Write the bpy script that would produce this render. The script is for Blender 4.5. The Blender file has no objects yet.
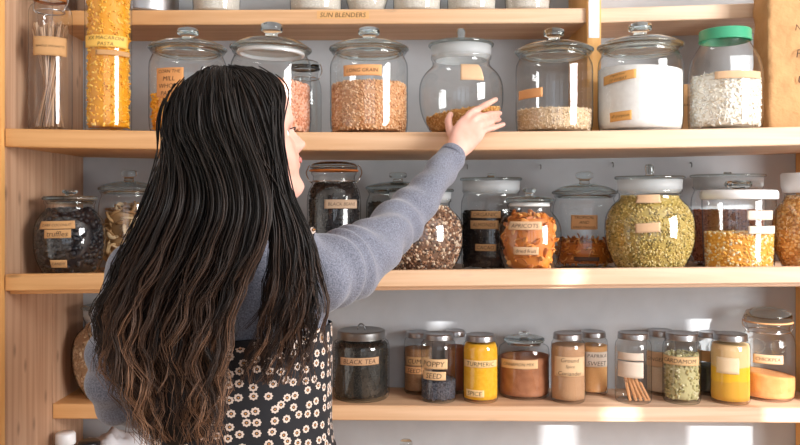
import bpy, bmesh, math, random
import numpy as np
from mathutils import Vector, Matrix
random.seed(7); rng = np.random.default_rng(7)
SC = bpy.context.scene; COL = SC.collection
PI = math.pi
F = 800 * 35 / 36.0; HX, HY, EYE = 390.0, 202.0, 1.42     # focal length in px, principal point, eye height

# ------------------------------------------------------------------ camera, world, sun, windows' light, exposure
cam = bpy.data.cameras.new('camera'); cam.lens = 35; cam.sensor_width = 36; cam.clip_start = .05
cam.shift_x = 10 / 800; cam.shift_y = -20.5 / 800
cam_o = bpy.data.objects.new('camera', cam); COL.objects.link(cam_o)
cam_o.location = (0, 0, EYE); cam_o.rotation_euler = (PI / 2, 0, 0); SC.camera = cam_o
W = bpy.data.worlds.new('world'); SC.world = W; W.use_nodes = True
W.node_tree.nodes['Background'].inputs[0].default_value = (.80, .88, 1, 1)
W.node_tree.nodes['Background'].inputs[1].default_value = 1.6
SC.view_settings.view_transform = 'Standard'; SC.view_settings.look = 'None'
SC.view_settings.gamma = 1; SC.view_settings.use_curve_mapping = False
SC.view_settings.exposure = 0.20
SC.cycles.use_denoising = True
SC.cycles.transparent_max_bounces = 40; SC.cycles.max_bounces = 10; SC.cycles.sample_clamp_indirect = 6
SUN_D = Vector((-.58, 1, -.33)).normalized()
sl = bpy.data.lights.new('sun', 'SUN'); sl.energy = 5.5; sl.angle = .009; sl.color = (1, .97, .93)
so = bpy.data.objects.new('sun', sl); COL.objects.link(so); so.location = (3, -3, 4)
so.rotation_euler = SUN_D.to_track_quat('-Z', 'Y').to_euler()
def area(name, loc, direction, sx, sy, power, col):
    l = bpy.data.lights.new(name, 'AREA'); l.shape = 'RECTANGLE'; l.size = sx; l.size_y = sy; l.energy = power; l.color = col
    o = bpy.data.objects.new(name, l); COL.objects.link(o); o.location = loc
    o.rotation_euler = Vector(direction).to_track_quat('-Z', 'Y').to_euler(); return o
area('window_light_right', (2.30, .25, 1.75), (-1, .25, -.05), 1.5, 1.6, 136, (1, .985, .975))

# ------------------------------------------------------------------ helpers
def P(px, py, Y): return Vector(((px - HX) / F * Y, Y, EYE - (py - HY) / F * Y))
def PX(px, Y): return (px - HX) / F * Y
def PZ(py, Y): return EYE - (py - HY) / F * Y

def tag(o, label=None, cat=None, group=None, kind=None):
    for k, v in (('label', label), ('category', cat), ('group', group), ('kind', kind)):
        if v: o[k] = v
    return o
def mesh_obj(name, V, Fc, mat=None, parent=None, smooth=True, attrs=None, uv=None, loc=None):
    me = bpy.data.meshes.new(name)
    me.from_pydata([tuple(v) for v in V] if not isinstance(V, np.ndarray) else V.tolist(), [], [tuple(f) for f in Fc] if not isinstance(Fc, np.ndarray) else Fc.tolist())
    if smooth: me.polygons.foreach_set('use_smooth', [True] * len(me.polygons))
    for k, a in (attrs or {}).items():
        at = me.attributes.new(k, 'FLOAT', 'POINT'); at.data.foreach_set('value', np.asarray(a, dtype=np.float32))
    if uv is not None:
        ul = me.uv_layers.new(name='UVMap'); li = np.empty(len(me.loops), dtype=np.int32); me.loops.foreach_get('vertex_index', li)
        ul.data.foreach_set('uv', np.asarray(uv, dtype=np.float32)[li].ravel())
    me.update()
    o = bpy.data.objects.new(name, me); COL.objects.link(o)
    if mat: me.materials.append(mat)
    if parent: o.parent = parent
    if loc is not None: o.location = loc
    return o
class MB:
    def __init__(s): s.v = []; s.f = []; s.n = 0
    def add(s, V, Fc):
        V = np.asarray(V, dtype=float); s.v.append(V); s.f += [tuple(int(i) + s.n for i in f) for f in Fc]; s.n += len(V)
        return s
    def build(s, name, mat, parent=None, smooth=True, **k):
        return mesh_obj(name, np.concatenate(s.v), s.f, mat, parent, smooth, **k)
def lathe(prof, seg=40, c=(0, 0, 0)):
    V = []; Fc = []; rings = []
    for r, z in prof:
        if r < 1e-6: rings.append([len(V)]); V.append((c[0], c[1], c[2] + z))
        else:
            rings.append(list(range(len(V), len(V) + seg)))
            for i in range(seg):
                a = 2 * PI * i / seg; V.append((c[0] + r * math.cos(a), c[1] + r * math.sin(a), c[2] + z))
    for A, B in zip(rings, rings[1:]):
        for i in range(seg):
            j = (i + 1) % seg
            if len(A) == 1 and len(B) == 1: break
            if len(A) == 1: Fc.append((A[0], B[j], B[i]))
            elif len(B) == 1: Fc.append((A[i], A[j], B[0]))
            else: Fc.append((A[i], A[j], B[j], B[i]))
    return np.array(V), Fc
def smooth_path(pts, n):
    """Catmull-Rom through pts (k x d) sampled n times."""
    p = np.asarray(pts, dtype=float); p = np.vstack([2 * p[0] - p[1], p, 2 * p[-1] - p[-2]])
    k = len(p) - 3; out = []
    for t in np.linspace(0, k - 1e-6, n):
        i = int(t); u = t - i; a, b, c_, d = p[i:i + 4]
        out.append(.5 * (2 * b + (c_ - a) * u + (2 * a - 5 * b + 4 * c_ - d) * u * u + (3 * b - a - 3 * c_ + d) * u ** 3))
    return np.array(out)
def sweep(pts, rad, seg=16, side=None, caps=True):
    """tube along pts; rad = n or n x 2 half sizes (along side / along the other axis); side = fixed reference for the first axis"""
    p = np.asarray(pts, dtype=float); n = len(p); rad = np.asarray(rad, dtype=float)
    if rad.ndim == 0: rad = np.full(n, float(rad))
    if rad.ndim == 1: rad = np.stack([rad, rad], 1)
    T = np.gradient(p, axis=0); T /= np.linalg.norm(T, axis=1)[:, None] + 1e-12
    V = []; ref = np.array(side if side is not None else ((1, 0, 0) if abs(T[0][0]) < .8 else (0, 0, 1)), dtype=float)
    for i in range(n):
        A = ref - T[i] * ref.dot(T[i]); A /= np.linalg.norm(A) + 1e-12
        if side is None: ref = A
        B = np.cross(T[i], A)
        for k in range(seg):
            a = 2 * PI * k / seg; V.append(p[i] + A * math.cos(a) * rad[i, 0] + B * math.sin(a) * rad[i, 1])
    Fc = [(i * seg + k, i * seg + (k + 1) % seg, (i + 1) * seg + (k + 1) % seg, (i + 1) * seg + k) for i in range(n - 1) for k in range(seg)]
    if caps:
        V.append(p[0]); V.append(p[-1]); a, b = n * seg, n * seg + 1
        Fc += [(a, (k + 1) % seg, k) for k in range(seg)] + [(b, (n - 1) * seg + k, (n - 1) * seg + (k + 1) % seg) for k in range(seg)]
    return np.array(V), Fc
def box(x0, x1, y0, y1, z0, z1, bev=.002):
    bm = bmesh.new(); bmesh.ops.create_cube(bm, size=1)
    for v in bm.verts:
        v.co = Vector(((x0 + x1) / 2 + v.co.x * (x1 - x0), (y0 + y1) / 2 + v.co.y * (y1 - y0), (z0 + z1) / 2 + v.co.z * (z1 - z0)))
    if bev: bmesh.ops.bevel(bm, geom=bm.edges[:], offset=bev, segments=2, affect='EDGES')
    bm.verts.index_update(); V = np.array([v.co[:] for v in bm.verts]); Fc = [[v.index for v in f.verts] for f in bm.faces]; bm.free()
    return V, Fc
_ICO = {}
def ico(sub):
    if sub not in _ICO:
        bm = bmesh.new(); bmesh.ops.create_icosphere(bm, subdivisions=sub, radius=1); bm.verts.index_update()
        _ICO[sub] = (np.array([v.co[:] for v in bm.verts]), [[v.index for v in f.verts] for f in bm.faces]); bm.free()
    return _ICO[sub]
def ball(c, r, sub=3):
    V, Fc = ico(sub); return V * np.asarray(r) + np.asarray(c), Fc

# ------------------------------------------------------------------ materials
MATS = {}
def new_mat(name):
    m = bpy.data.materials.new(name); m.use_nodes = True; nt = m.node_tree
    return m, nt, nt.nodes, nt.links, nt.nodes['Principled BSDF']
def srgb(r, g, b):
    f = lambda c: (c / 255 / 12.92) if c / 255 <= .04045 else ((c / 255 + .055) / 1.055) ** 2.4
    return (f(r), f(g), f(b), 1)
def ramp(N, stops, interp='LINEAR'):
    r = N.new('ShaderNodeValToRGB'); r.color_ramp.interpolation = interp; e = r.color_ramp.elements
    while len(e) < len(stops): e.new(.5)
    for i, (p, c) in enumerate(stops): e[i].position = p; e[i].color = c
    return r
def plain(name, col, rough=.5, metal=0, bump=0, bscale=60, var=.0):
    if name in MATS: return MATS[name]
    m, nt, N, L, b = new_mat(name)
    b.inputs['Base Color'].default_value = col; b.inputs['Roughness'].default_value = rough; b.inputs['Metallic'].default_value = metal
    if bump or var:
        tc = N.new('ShaderNodeTexCoord'); n = N.new('ShaderNodeTexNoise'); n.inputs['Scale'].default_value = bscale; n.inputs['Detail'].default_value = 4
        L.new(tc.outputs['Object'], n.inputs['Vector'])
        if bump:
            bp = N.new('ShaderNodeBump'); bp.inputs['Strength'].default_value = bump; bp.inputs['Distance'].default_value = .003
            L.new(n.outputs['Fac'], bp.inputs['Height']); L.new(bp.outputs['Normal'], b.inputs['Normal'])
        if var:
            r = ramp(N, [(.3, tuple(c * (1 - var) for c in col[:3]) + (1,)), (.7, tuple(min(1, c * (1 + var)) for c in col[:3]) + (1,))])
            L.new(n.outputs['Fac'], r.inputs['Fac']); L.new(r.outputs['Color'], b.inputs['Base Color'])
    MATS[name] = m; return m
def wood(name, light, dark, axis='X', rough=.55, knots=True, pale=None):
    m, nt, N, L, b = new_mat(name)
    tc = N.new('ShaderNodeTexCoord'); mp = N.new('ShaderNodeMapping')
    sc = {'X': (1.2, 30, 30), 'Z': (30, 30, 1.2)}[axis]; mp.inputs['Scale'].default_value = sc
    n = N.new('ShaderNodeTexNoise'); n.inputs['Scale'].default_value = 1.6; n.inputs['Detail'].default_value = 5; n.inputs['Distortion'].default_value = .6
    L.new(tc.outputs['Object'], mp.inputs['Vector']); L.new(mp.outputs['Vector'], n.inputs['Vector'])
    r = ramp(N, [(.3, dark), (.62, light)]); L.new(n.outputs['Fac'], r.inputs['Fac'])
    out = r.outputs['Color']
    if knots:
        m2 = N.new('ShaderNodeSeparateXYZ'); m3 = N.new('ShaderNodeCombineXYZ'); kx = {'X': (0, 2.2), 'Z': (1, 9)}[axis]; ky = {'X': 9, 'Z': 4.2}[axis]
        v = N.new('ShaderNodeTexVoronoi'); v.inputs['Scale'].default_value = 1; v.voronoi_dimensions = '2D'
        L.new(tc.outputs['Object'], m2.inputs[0])
        for q_, (s_, k_) in enumerate((kx, (2, ky))):
            mm_ = N.new('ShaderNodeMath'); mm_.operation = 'MULTIPLY'; mm_.inputs[1].default_value = k_; L.new(m2.outputs[s_], mm_.inputs[0]); L.new(mm_.outputs[0], m3.inputs[q_])
        L.new(m3.outputs[0], v.inputs['Vector'])
        kr = ramp(N, [(.02, (1, 1, 1, 1)), (.09 if axis == 'Z' else .05, (0, 0, 0, 1))]); L.new(v.outputs['Distance'], kr.inputs['Fac'])
        mx = N.new('ShaderNodeMix'); mx.data_type = 'RGBA'; mx.inputs[7].default_value = tuple(c * .45 for c in dark[:3]) + (1,)
        mul = N.new('ShaderNodeMath'); mul.operation = 'MULTIPLY'; mul.inputs[1].default_value = .6
        L.new(kr.outputs['Color'], mul.inputs[0]); L.new(mul.outputs[0], mx.inputs[0]); L.new(out, mx.inputs[6]); out = mx.outputs[2]
    if pale:  # paler toward the right: the stronger daylight there put into the wood colour
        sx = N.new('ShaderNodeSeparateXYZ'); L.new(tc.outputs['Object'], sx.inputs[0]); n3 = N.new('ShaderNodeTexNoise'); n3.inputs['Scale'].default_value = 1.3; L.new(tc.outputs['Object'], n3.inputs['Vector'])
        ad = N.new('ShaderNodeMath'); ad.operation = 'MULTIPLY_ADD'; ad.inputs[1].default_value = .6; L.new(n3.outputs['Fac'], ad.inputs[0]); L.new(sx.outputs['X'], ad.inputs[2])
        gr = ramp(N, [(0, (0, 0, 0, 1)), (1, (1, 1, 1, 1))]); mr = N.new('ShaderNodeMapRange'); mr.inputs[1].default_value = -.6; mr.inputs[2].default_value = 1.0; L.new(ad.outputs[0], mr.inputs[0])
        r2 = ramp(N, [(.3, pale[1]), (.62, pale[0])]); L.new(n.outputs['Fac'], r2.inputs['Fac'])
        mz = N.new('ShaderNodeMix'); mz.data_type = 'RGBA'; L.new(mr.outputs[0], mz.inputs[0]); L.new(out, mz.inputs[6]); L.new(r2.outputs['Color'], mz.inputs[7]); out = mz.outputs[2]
    L.new(out, b.inputs['Base Color']); b.inputs['Roughness'].default_value = rough
    bp = N.new('ShaderNodeBump'); bp.inputs['Strength'].default_value = .12; bp.inputs['Distance'].default_value = .002
    L.new(n.outputs['Fac'], bp.inputs['Height']); L.new(bp.outputs['Normal'], b.inputs['Normal'])
    return m
def glass(name, tint=(.97, .98, .98), edge=(.30, .34, .36), rough=.02, power=1.0):
    if name in MATS: return MATS[name]
    m, nt, N, L, b = new_mat(name); N.remove(b); out = N['Material Output']
    lw = N.new('ShaderNodeLayerWeight'); lw.inputs['Blend'].default_value = .5
    r = ramp(N, [(.0, tint + (1,)), (.70, tuple(.96 * c for c in tint) + (1,)), (.96, edge + (1,))]); L.new(lw.outputs['Facing'], r.inputs['Fac'])
    t = N.new('ShaderNodeBsdfTransparent'); L.new(r.outputs['Color'], t.inputs['Color'])
    g = N.new('ShaderNodeBsdfGlossy'); g.inputs['Roughness'].default_value = rough; g.inputs['Color'].default_value = (1, 1, 1, 1)
    pw = N.new('ShaderNodeMath'); pw.operation = 'POWER'; pw.inputs[1].default_value = 4.5; L.new(lw.outputs['Facing'], pw.inputs[0])
    mu = N.new('ShaderNodeMath'); mu.operation = 'MULTIPLY_ADD'; mu.inputs[1].default_value = .5; mu.inputs[2].default_value = .06 * power; mu.use_clamp = True; L.new(pw.outputs[0], mu.inputs[0])
    mx = N.new('ShaderNodeMixShader'); L.new(mu.outputs[0], mx.inputs[0]); L.new(t.outputs[0], mx.inputs[1]); L.new(g.outputs[0], mx.inputs[2])
    L.new(mx.outputs[0], out.inputs['Surface']); MATS[name] = m; return m
def grains_mat(name, cols, rough=.55, spec=.4):
    """one random colour per grain out of cols"""
    m, nt, N, L, b = new_mat(name); g = N.new('ShaderNodeNewGeometry')
    k = len(cols); r = ramp(N, [(i / k, c) for i, c in enumerate(cols)], 'CONSTANT'); L.new(g.outputs['Random Per Island'], r.inputs['Fac'])
    L.new(r.outputs['Color'], b.inputs['Base Color']); b.inputs['Roughness'].default_value = rough; b.inputs['Specular IOR Level'].default_value = spec
    return m
def powder_mat(name, cols, scale=500, rough=.9):
    m, nt, N, L, b = new_mat(name); tc = N.new('ShaderNodeTexCoord'); n = N.new('ShaderNodeTexNoise'); n.inputs['Scale'].default_value = scale; n.inputs['Detail'].default_value = 3
    L.new(tc.outputs['Object'], n.inputs['Vector']); k = len(cols)
    r = ramp(N, [(.32 + .36 * i / max(1, k - 1), c) for i, c in enumerate(cols)]); L.new(n.outputs['Fac'], r.inputs['Fac'])
    L.new(r.outputs['Color'], b.inputs['Base Color']); b.inputs['Roughness'].default_value = rough
    bp = N.new('ShaderNodeBump'); bp.inputs['Strength'].default_value = .4; bp.inputs['Distance'].default_value = .002
    L.new(n.outputs['Fac'], bp.inputs['Height']); L.new(bp.outputs['Normal'], b.inputs['Normal']); return m

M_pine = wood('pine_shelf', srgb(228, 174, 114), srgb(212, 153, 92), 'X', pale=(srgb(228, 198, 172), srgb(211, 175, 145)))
M_panel = wood('pine_side', srgb(204, 166, 136), srgb(178, 136, 106), 'Z')
M_edge = wood('pine_edge', srgb(240, 186, 116), srgb(226, 165, 92), 'Z', knots=False)
M_wall = plain('plaster_grey', srgb(184, 188, 193), .8, bump=.25, bscale=14, var=.05)
M_white = plain('plaster_white', srgb(226, 224, 220), .9, var=.02, bscale=5)
M_floor = wood('floor_boards', srgb(170, 135, 100), srgb(140, 105, 75), 'X')
M_glass = glass('clear_glass')
M_glass2, _nt, _N, _L, _b = new_mat('solid_glass'); _g = _N.new('ShaderNodeBsdfGlass'); _g.inputs['IOR'].default_value = 1.47; _g.inputs['Roughness'].default_value = .01; _g.inputs['Color'].default_value = (.93, .96, .96, 1)
_L.new(_g.outputs[0], _N['Material Output'].inputs['Surface'])
M_green_glass = glass('green_edge_glass', (.86, .90, .90), (.20, .30, .28), .03, 1.6)
M_gasket, _nt, _N, _L, _b = new_mat('milky_ring'); _b.inputs['Base Color'].default_value = srgb(222, 227, 230); _b.inputs['Roughness'].default_value = .3
_t = _N.new('ShaderNodeBsdfTransparent'); _m = _N.new('ShaderNodeMixShader'); _m.inputs[0].default_value = .36; _L.new(_t.outputs[0], _m.inputs[1]); _L.new(_b.outputs[0], _m.inputs[2]); _L.new(_m.outputs[0], _N['Material Output'].inputs['Surface'])
M_white_plastic = plain('white_plastic', srgb(235, 236, 238), .4)
M_metal = plain('brushed_steel', (.42, .42, .43, 1), .32, 1, bump=.05, bscale=200)
M_dark_metal = plain('dull_steel', (.30, .31, .31, 1), .38, 1)
M_green_cap = plain('green_enamel', srgb(62, 160, 120), .35)
M_rubber = plain('orange_rubber', srgb(206, 120, 55), .6)
M_wire = plain('wire_steel', (.6, .6, .6, 1), .25, 1)
M_kraft = plain('kraft_tape', srgb(202, 156, 106), .85, var=.06, bscale=40)
M_kraft_pale = plain('pale_paper_tape', srgb(212, 176, 140), .85, var=.04, bscale=40)
M_tape_white = plain('white_paper_label', srgb(224, 208, 192), .85, var=.02, bscale=40)
M_ink = plain('brown_black_ink', srgb(62, 40, 28), .8)
M_bag = plain('kraft_paper_bag', srgb(194, 148, 100), .85, bump=1.0, bscale=20, var=.07)
for _n in M_bag.node_tree.nodes:
    if _n.type == 'BUMP': _n.inputs['Distance'].default_value = .012

# ------------------------------------------------------------------ setting: room
def quad_wall(name, mb, mat): o = mb.build(name, mat, smooth=False); return tag(o, kind='structure')
XL, XR, YF, YB, ZC = -2.3, 2.4, -2.3, 2.257, 3.0
quad_wall('floor', MB().add(*box(XL - .1, XR + .1, YF - .1, YB + .1, -.1, 0, 0)), M_floor)
quad_wall('ceiling', MB().add(*box(XL - .1, XR + .1, YF - .1, YB + .1, ZC, ZC + .1, 0)), M_white)
quad_wall('wall_back', MB().add(*box(XL - .1, XR + .1, YB, YB + .1, 0, ZC, 0)), M_wall)
quad_wall('wall_left', MB().add(*box(XL - .1, XL, YF, YB, 0, ZC, 0)), M_white)
# front wall (behind the camera) with three big windows added for soft fill and glass reflections
mb = MB(); FW = [(-.95, -.25), (-.10, .60), (.75, 1.45)]; x = XL
mb.add(*box(XL, XR, YF - .06, YF, 0, .85, 0)); mb.add(*box(XL, XR, YF - .06, YF, 2.65, ZC, 0))
for a, b_ in FW: mb.add(*box(x, a, YF - .06, YF, .85, 2.65, 0)); x = b_
mb.add(*box(x, XR, YF - .06, YF, .85, 2.65, 0)); quad_wall('wall_front', mb, M_white)
for k, (a, b_) in enumerate(FW):
    mb = MB(); c = (a + b_) / 2
    for q in ((a, a + .04, .85, 2.65), (b_ - .04, b_, .85, 2.65), (a, b_, .85, .89), (a, b_, 2.61, 2.65), (c - .015, c + .015, .85, 2.65), (a, b_, 1.75, 1.78)): mb.add(*box(q[0], q[1], YF - .05, YF - .01, q[2], q[3], 0))
    quad_wall('window_%d' % (k + 1), mb, M_white)
# right wall with three slots added and sized to cut the sun into patches (sorted along Y): (y0, y1, z0, z1)
sun_slots = [((1.425 - 2.408) / .58, (1.50 - 2.408) / .58, 2.34, 2.46), ((1.744 - 2.408) / .58, (1.855 - 2.408) / .58, 1.1, 1.93), ((2.17 - 2.408) / .58, (2.37 - 2.408) / .58, 1.0, 2.7)]
mb = MB(); y = YF
for (a, b_, z0, z1) in sun_slots:
    mb.add(*box(XR, XR + .015, y, a, 0, ZC, 0)); mb.add(*box(XR, XR + .015, a, b_, 0, z0, 0)); mb.add(*box(XR, XR + .015, a, b_, z1, ZC, 0)); y = b_
mb.add(*box(XR, XR + .015, y, YB, 0, ZC, 0))
quad_wall('wall_right', mb, M_white)

# ------------------------------------------------------------------ shelving unit
def fit(pts, Y, deg):
    return np.poly1d(np.polyfit([PX(p[0], Y) for p in pts], [PZ(p[1], Y) for p in pts], deg))
YS, YR = 1.80, 2.052                                             # front of the deep shelves, front of the shallow ones
S2 = fit([(5, 128.5), (200, 131), (380, 132.3), (570, 131), (770, 127.3)], YS, 2)
S3 = fit([(5, 274.5), (470, 269.8), (770, 267)], YS, 2)
S4 = fit([(54, 404), (470, 406), (770, 408)], YR, 1)
S1L = fit([(150, 10), (570, 8)], YR, 1); S1R = fit([(620, 7.5), (740, 3.5)], YR, 1)
S5 = np.poly1d([0, .60])
LIP = .022
S3B = S3 - LIP
XI, XO = PX(5, YS), 1.175                                        # inner faces of the side panels
def board(fn, x0, x1, y0, y1, th, bev=.0025, n=24):
    """a board whose top follows fn(x)"""
    V = []; Fc = []
    ring = [(y0 + bev, 0), (y0, -bev), (y0, -th + bev), (y0 + bev, -th), (y1, -th), (y1, 0)]; k = len(ring)
    for i in range(n + 1):
        x = x0 + (x1 - x0) * i / n
        for (yy, dz) in ring: V.append((x, yy, fn(x) + dz))
    for i in range(n):
        for j in range(k): Fc.append((i * k + j, i * k + (j + 1) % k, (i + 1) * k + (j + 1) % k, (i + 1) * k + j))
    Fc.append(tuple(range(k))[::-1]); Fc.append(tuple(n * k + j for j in range(k)))
    return np.array(V), Fc
unit = bpy.data.objects.new('shelving_unit', None); COL.objects.link(unit)
tag(unit, 'pine wall shelving unit holding the jars, open front, one short divider at top', 'shelves')
def part(name, vf, mat, parent=unit, smooth=False): return mesh_obj(name, vf[0], vf[1], mat, parent, smooth)
part('side_panel', box(XI - .045, XI, YS + .005, 2.054, .02, 2.6), M_panel)
part('side_panel', box(XI - .040, XI + .002, 2.057, YB - .002, .02, 2.6), M_panel)
part('side_panel', box(XO, XO + .04, 2.045, YB - .002, .02, 2.6), M_edge)
part('front_edge', box(XI - .045, XI - .002, YS - .016, YS + .005, .02, 2.6), M_edge)
TH = .0425
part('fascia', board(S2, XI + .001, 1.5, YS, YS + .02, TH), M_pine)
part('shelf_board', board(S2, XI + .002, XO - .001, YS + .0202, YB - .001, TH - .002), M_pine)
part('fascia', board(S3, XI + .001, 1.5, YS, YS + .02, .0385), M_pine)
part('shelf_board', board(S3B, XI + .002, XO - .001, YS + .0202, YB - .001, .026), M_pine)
part('shelf_board', board(S2, XO - .0005, 1.5, YS + .0202, 2.043, TH - .002), M_pine)  # this and the next board: unseen extension added to block stray sun
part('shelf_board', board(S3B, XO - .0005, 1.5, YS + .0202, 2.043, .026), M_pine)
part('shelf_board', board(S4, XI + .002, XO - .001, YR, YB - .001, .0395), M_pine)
XD0, XD1 = PX(587, YR - .01), PX(601, YR - .01)
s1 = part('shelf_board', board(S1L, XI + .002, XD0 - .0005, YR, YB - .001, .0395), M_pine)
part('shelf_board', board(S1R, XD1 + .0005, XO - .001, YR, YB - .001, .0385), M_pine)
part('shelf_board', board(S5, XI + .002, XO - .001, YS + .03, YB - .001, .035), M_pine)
div = part('divider', box(XD0, XD1, YR - .012, YB - .001, S2(XD0) + .001, 2.6), M_edge)
cz = S3B(XI) - .026
part('cleat', box(XI + .003, XI + .03, 2.03, YB - .002, cz - .02, cz - .0005), M_panel)

def text_mesh(s, size=1.0):
    cu = bpy.data.curves.new('t', 'FONT'); cu.body = s; cu.align_x = 'CENTER'; cu.align_y = 'CENTER'; cu.resolution_u = 2; cu.size = 1; cu.offset = -.006; cu.shear = .15
    o = bpy.data.objects.new('t', cu); COL.objects.link(o)
    me = o.to_mesh(); V = np.array([v.co[:] for v in me.vertices]); Fc = [list(p.vertices) for p in me.polygons]
    o.to_mesh_clear(); bpy.data.objects.remove(o); bpy.data.curves.remove(cu)
    return V, Fc
def flat_text(name, s, c, w, h, mat, parent, ux=(1, 0, 0), uz=(0, 0, 1), loc=None):
    V, Fc = text_mesh(s)
    if len(V) == 0: return
    mn, mx_ = V.min(0), V.max(0); k = min(w / (mx_[0] - mn[0]), h / max(1e-6, mx_[1] - mn[1])); m_ = (mn + mx_) / 2
    X = np.asarray(c) + ((V[:, :1] - m_[0]) * k) * np.asarray(ux) + ((V[:, 1:2] - m_[1]) * k) * np.asarray(uz)
    return mesh_obj(name, X, Fc, mat, parent, False)
# paper strip on the edge of the top shelf, and the pale strip on the divider
def front_strip(parent, x0, x1, y0, y1, Y, mat, text=None, label=None):
    a, b_ = P(x0, y1, Y), P(x1, y0, Y)
    o = mesh_obj('label', *box(a.x, b_.x, Y - .0012, Y - .0002, a.z, b_.z, 0), mat, parent, False)
    if label: o['label'] = label
    if text: flat_text('lettering', text, ((a.x + b_.x) / 2, Y - .0016, (a.z + b_.z) / 2), (b_.x - a.x) * .88, (b_.z - a.z) * .8, M_ink, o)
    return o
front_strip(s1, 317, 369, 11.2, 18.8, YR, plain('tan_tape', srgb(226, 176, 118), .85), 'SUN BLENDERS', 'tan paper strip with handwriting')
front_strip(div, 588.6, 599.2, -6, 38, YR - .012, plain('ice_white_tape', srgb(222, 230, 236), .6), None, 'white strip stuck on the divider')
clip = tag(mesh_obj('shelf_clip', *sweep(np.array([P(766, 3.5, YR - .012), P(766.5, 7, YR - .014), P(766.5, 12, YR - .014), P(766, 15.5, YR - .012)]), [.003, .0065, .0065, .003], 12), M_wire),
    'small shiny metal clip at the end of the top right shelf board', 'clip')

# ------------------------------------------------------------------ jars
def prof_straight(R, H):
    return [(0, .004), (.80 * R, .004), (.88 * R, 0), (.95 * R, .004), (.985 * R, .018), (R, .04), (R, H * .80), (.985 * R, H * .86), (.93 * R, H * .92), (.90 * R, H * .95), (.93 * R, H * .975), (.96 * R, H * .99), (.955 * R, H), (.91 * R, H), (.88 * R, H * .975)]
def prof_round(R, H):
    zz = [.0, .06, .15, .27, .40, .52, .64, .73, .80, .85]; rr = [.66, .74, .84, .94, .99, 1.0, .985, .93, .84, .74]
    p = smooth_path(np.array(list(zip(rr, zz))), 28)
    return [(0, .004), (.58 * R, .004), (.63 * R, 0)] + [(r * R, z * H) for r, z in p] + [(.68 * R, .89 * H), (.68 * R, .95 * H), (.715 * R, .97 * H), (.72 * R, H), (.67 * R, H), (.65 * R, .97 * H)]
def prof_small(R, H):
    return [(0, .003), (.85 * R, .003), (.92 * R, 0), (.98 * R, .005), (R, .014), (R, H * .82), (.99 * R, H * .87), (.95 * R, H * .92), (.84 * R, H * .955), (.76 * R, H * .97), (.76 * R, H), (.72 * R, H)]
def prof_tall(R, H):
    return [(0, .004), (.85 * R, .004), (.92 * R, 0), (.985 * R, .006), (R, .02), (R, H * .89), (.98 * R, H * .925), (.90 * R, H * .955), (.76 * R, H * .975), (.68 * R, H * .985), (.68 * R, H), (.62 * R, H)]
def prof_clip(R, H):
    return [(0, .004), (.80 * R, .004), (.88 * R, 0), (.96 * R, .008), (R, .03), (R, H * .70), (.98 * R, H * .77), (.92 * R, H * .83), (.82 * R, H * .875), (.78 * R, H * .90), (.78 * R, H * .96), (.84 * R, H * .975), (.84 * R, H), (.76 * R, H)]
def prof_taper(R, H):
    return [(0, .004), (.84 * R, .004), (.90 * R, 0), (.93 * R, .006), (.945 * R, .03), (.985 * R, H * .88), (.99 * R, H), (.95 * R, H)]
def prof_wide(R, H):                                              # big screw-top pickle jar
    return [(0, .004), (.82 * R, .004), (.90 * R, 0), (.97 * R, .008), (R, .03), (R, H * .60), (.985 * R, H * .68), (.92 * R, H * .78), (.80 * R, H * .87), (.70 * R, H * .93), (.66 * R, H * .96), (.66 * R, H), (.62 * R, H)]
PROF = dict(straight=prof_straight, round=prof_round, small=prof_small, tall=prof_tall, clip=prof_clip, taper=prof_taper, wide=prof_wide)
def r_at(prof, z):
    p = [q for q in prof[2:]]; best = 0
    for (r0, z0), (r1, z1) in zip(p, p[1:]):
        if z1 > z0 and z0 - 1e-9 <= z <= z1 + 1e-9: return r0 + (r1 - r0) * (z - z0) / (z1 - z0)
    return p[-3][0]

class Jar: pass
ALLJ = []
def jar(x0, x1, Y, yrim, shelf, shape, label, cat='jar', name='storage_jar', group=None, mat=None, dz=.0006):
    j = Jar(); j.Y = Y; j.R = (x1 - x0) / 2 / F * math.sqrt(max(.01, Y * Y)); j.xc = (x0 + x1) / 2
    j.X = PX(j.xc, Y); j.z = max(shelf(j.X + s * j.R) for s in (-1, 0, 1)) + dz
    j.H = PZ(yrim, Y - (.75 * j.R if yrim < HY else 0)) - j.z; j.prof = PROF[shape](j.R, j.H); j.Rpx = (x1 - x0) / 2
    V, Fc = lathe(j.prof, 48); j.o = mesh_obj(name, V, Fc, mat or M_glass, loc=(j.X, Y, j.z))
    tag(j.o, label, cat, group); j.face = math.atan2(-Y, -j.X); j.rim = max(r for r, z in j.prof[-3:]); ALLJ.append(j)
    return j
def knob_prof(r, h):
    return [(0, 0), (r * .62, 0), (r * .55, h * .22), (r * .60, h * .36), (r * .96, h * .50), (r, h * .72), (r * .94, h * .9), (r * .7, h), (0, h)]
def lid_knob(j, ytop, k=.28, white=False, tilt=None):
    """domed glass lid with a moulded knob and a pale seal ring"""
    r = j.rim * 1.0; top = PZ(ytop, j.Y) - j.z - j.H; kh = top * .52; d = top - kh
    o = mesh_obj('lid', *lathe([(0, .001), (r * .9, .001), (r * 1.03, .002), (r * 1.07, .005), (r * 1.07, .009), (r * 1.0, .0125), (r * .82, d * .55 + .004), (r * .55, d * .8 + .002), (r * .3, d), (0, d)], 48), M_glass2, j.o, loc=(0, 0, j.H))
    kr = j.R * k
    kn = mesh_obj('knob', *lathe(knob_prof(kr, kh), 16), M_glass2, o, smooth=True, loc=(0, 0, d - .001))
    g = mesh_obj('seal_ring', *lathe([(r * .80, -.008), (r * .87, -.008), (r * .885, -.004), (r * .86, .0005), (r * .8, .0005), (r * .80, -.008)], 40), M_white_plastic if white else M_glass2, o)
    if tilt: o.rotation_euler = tilt
    return o
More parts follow.
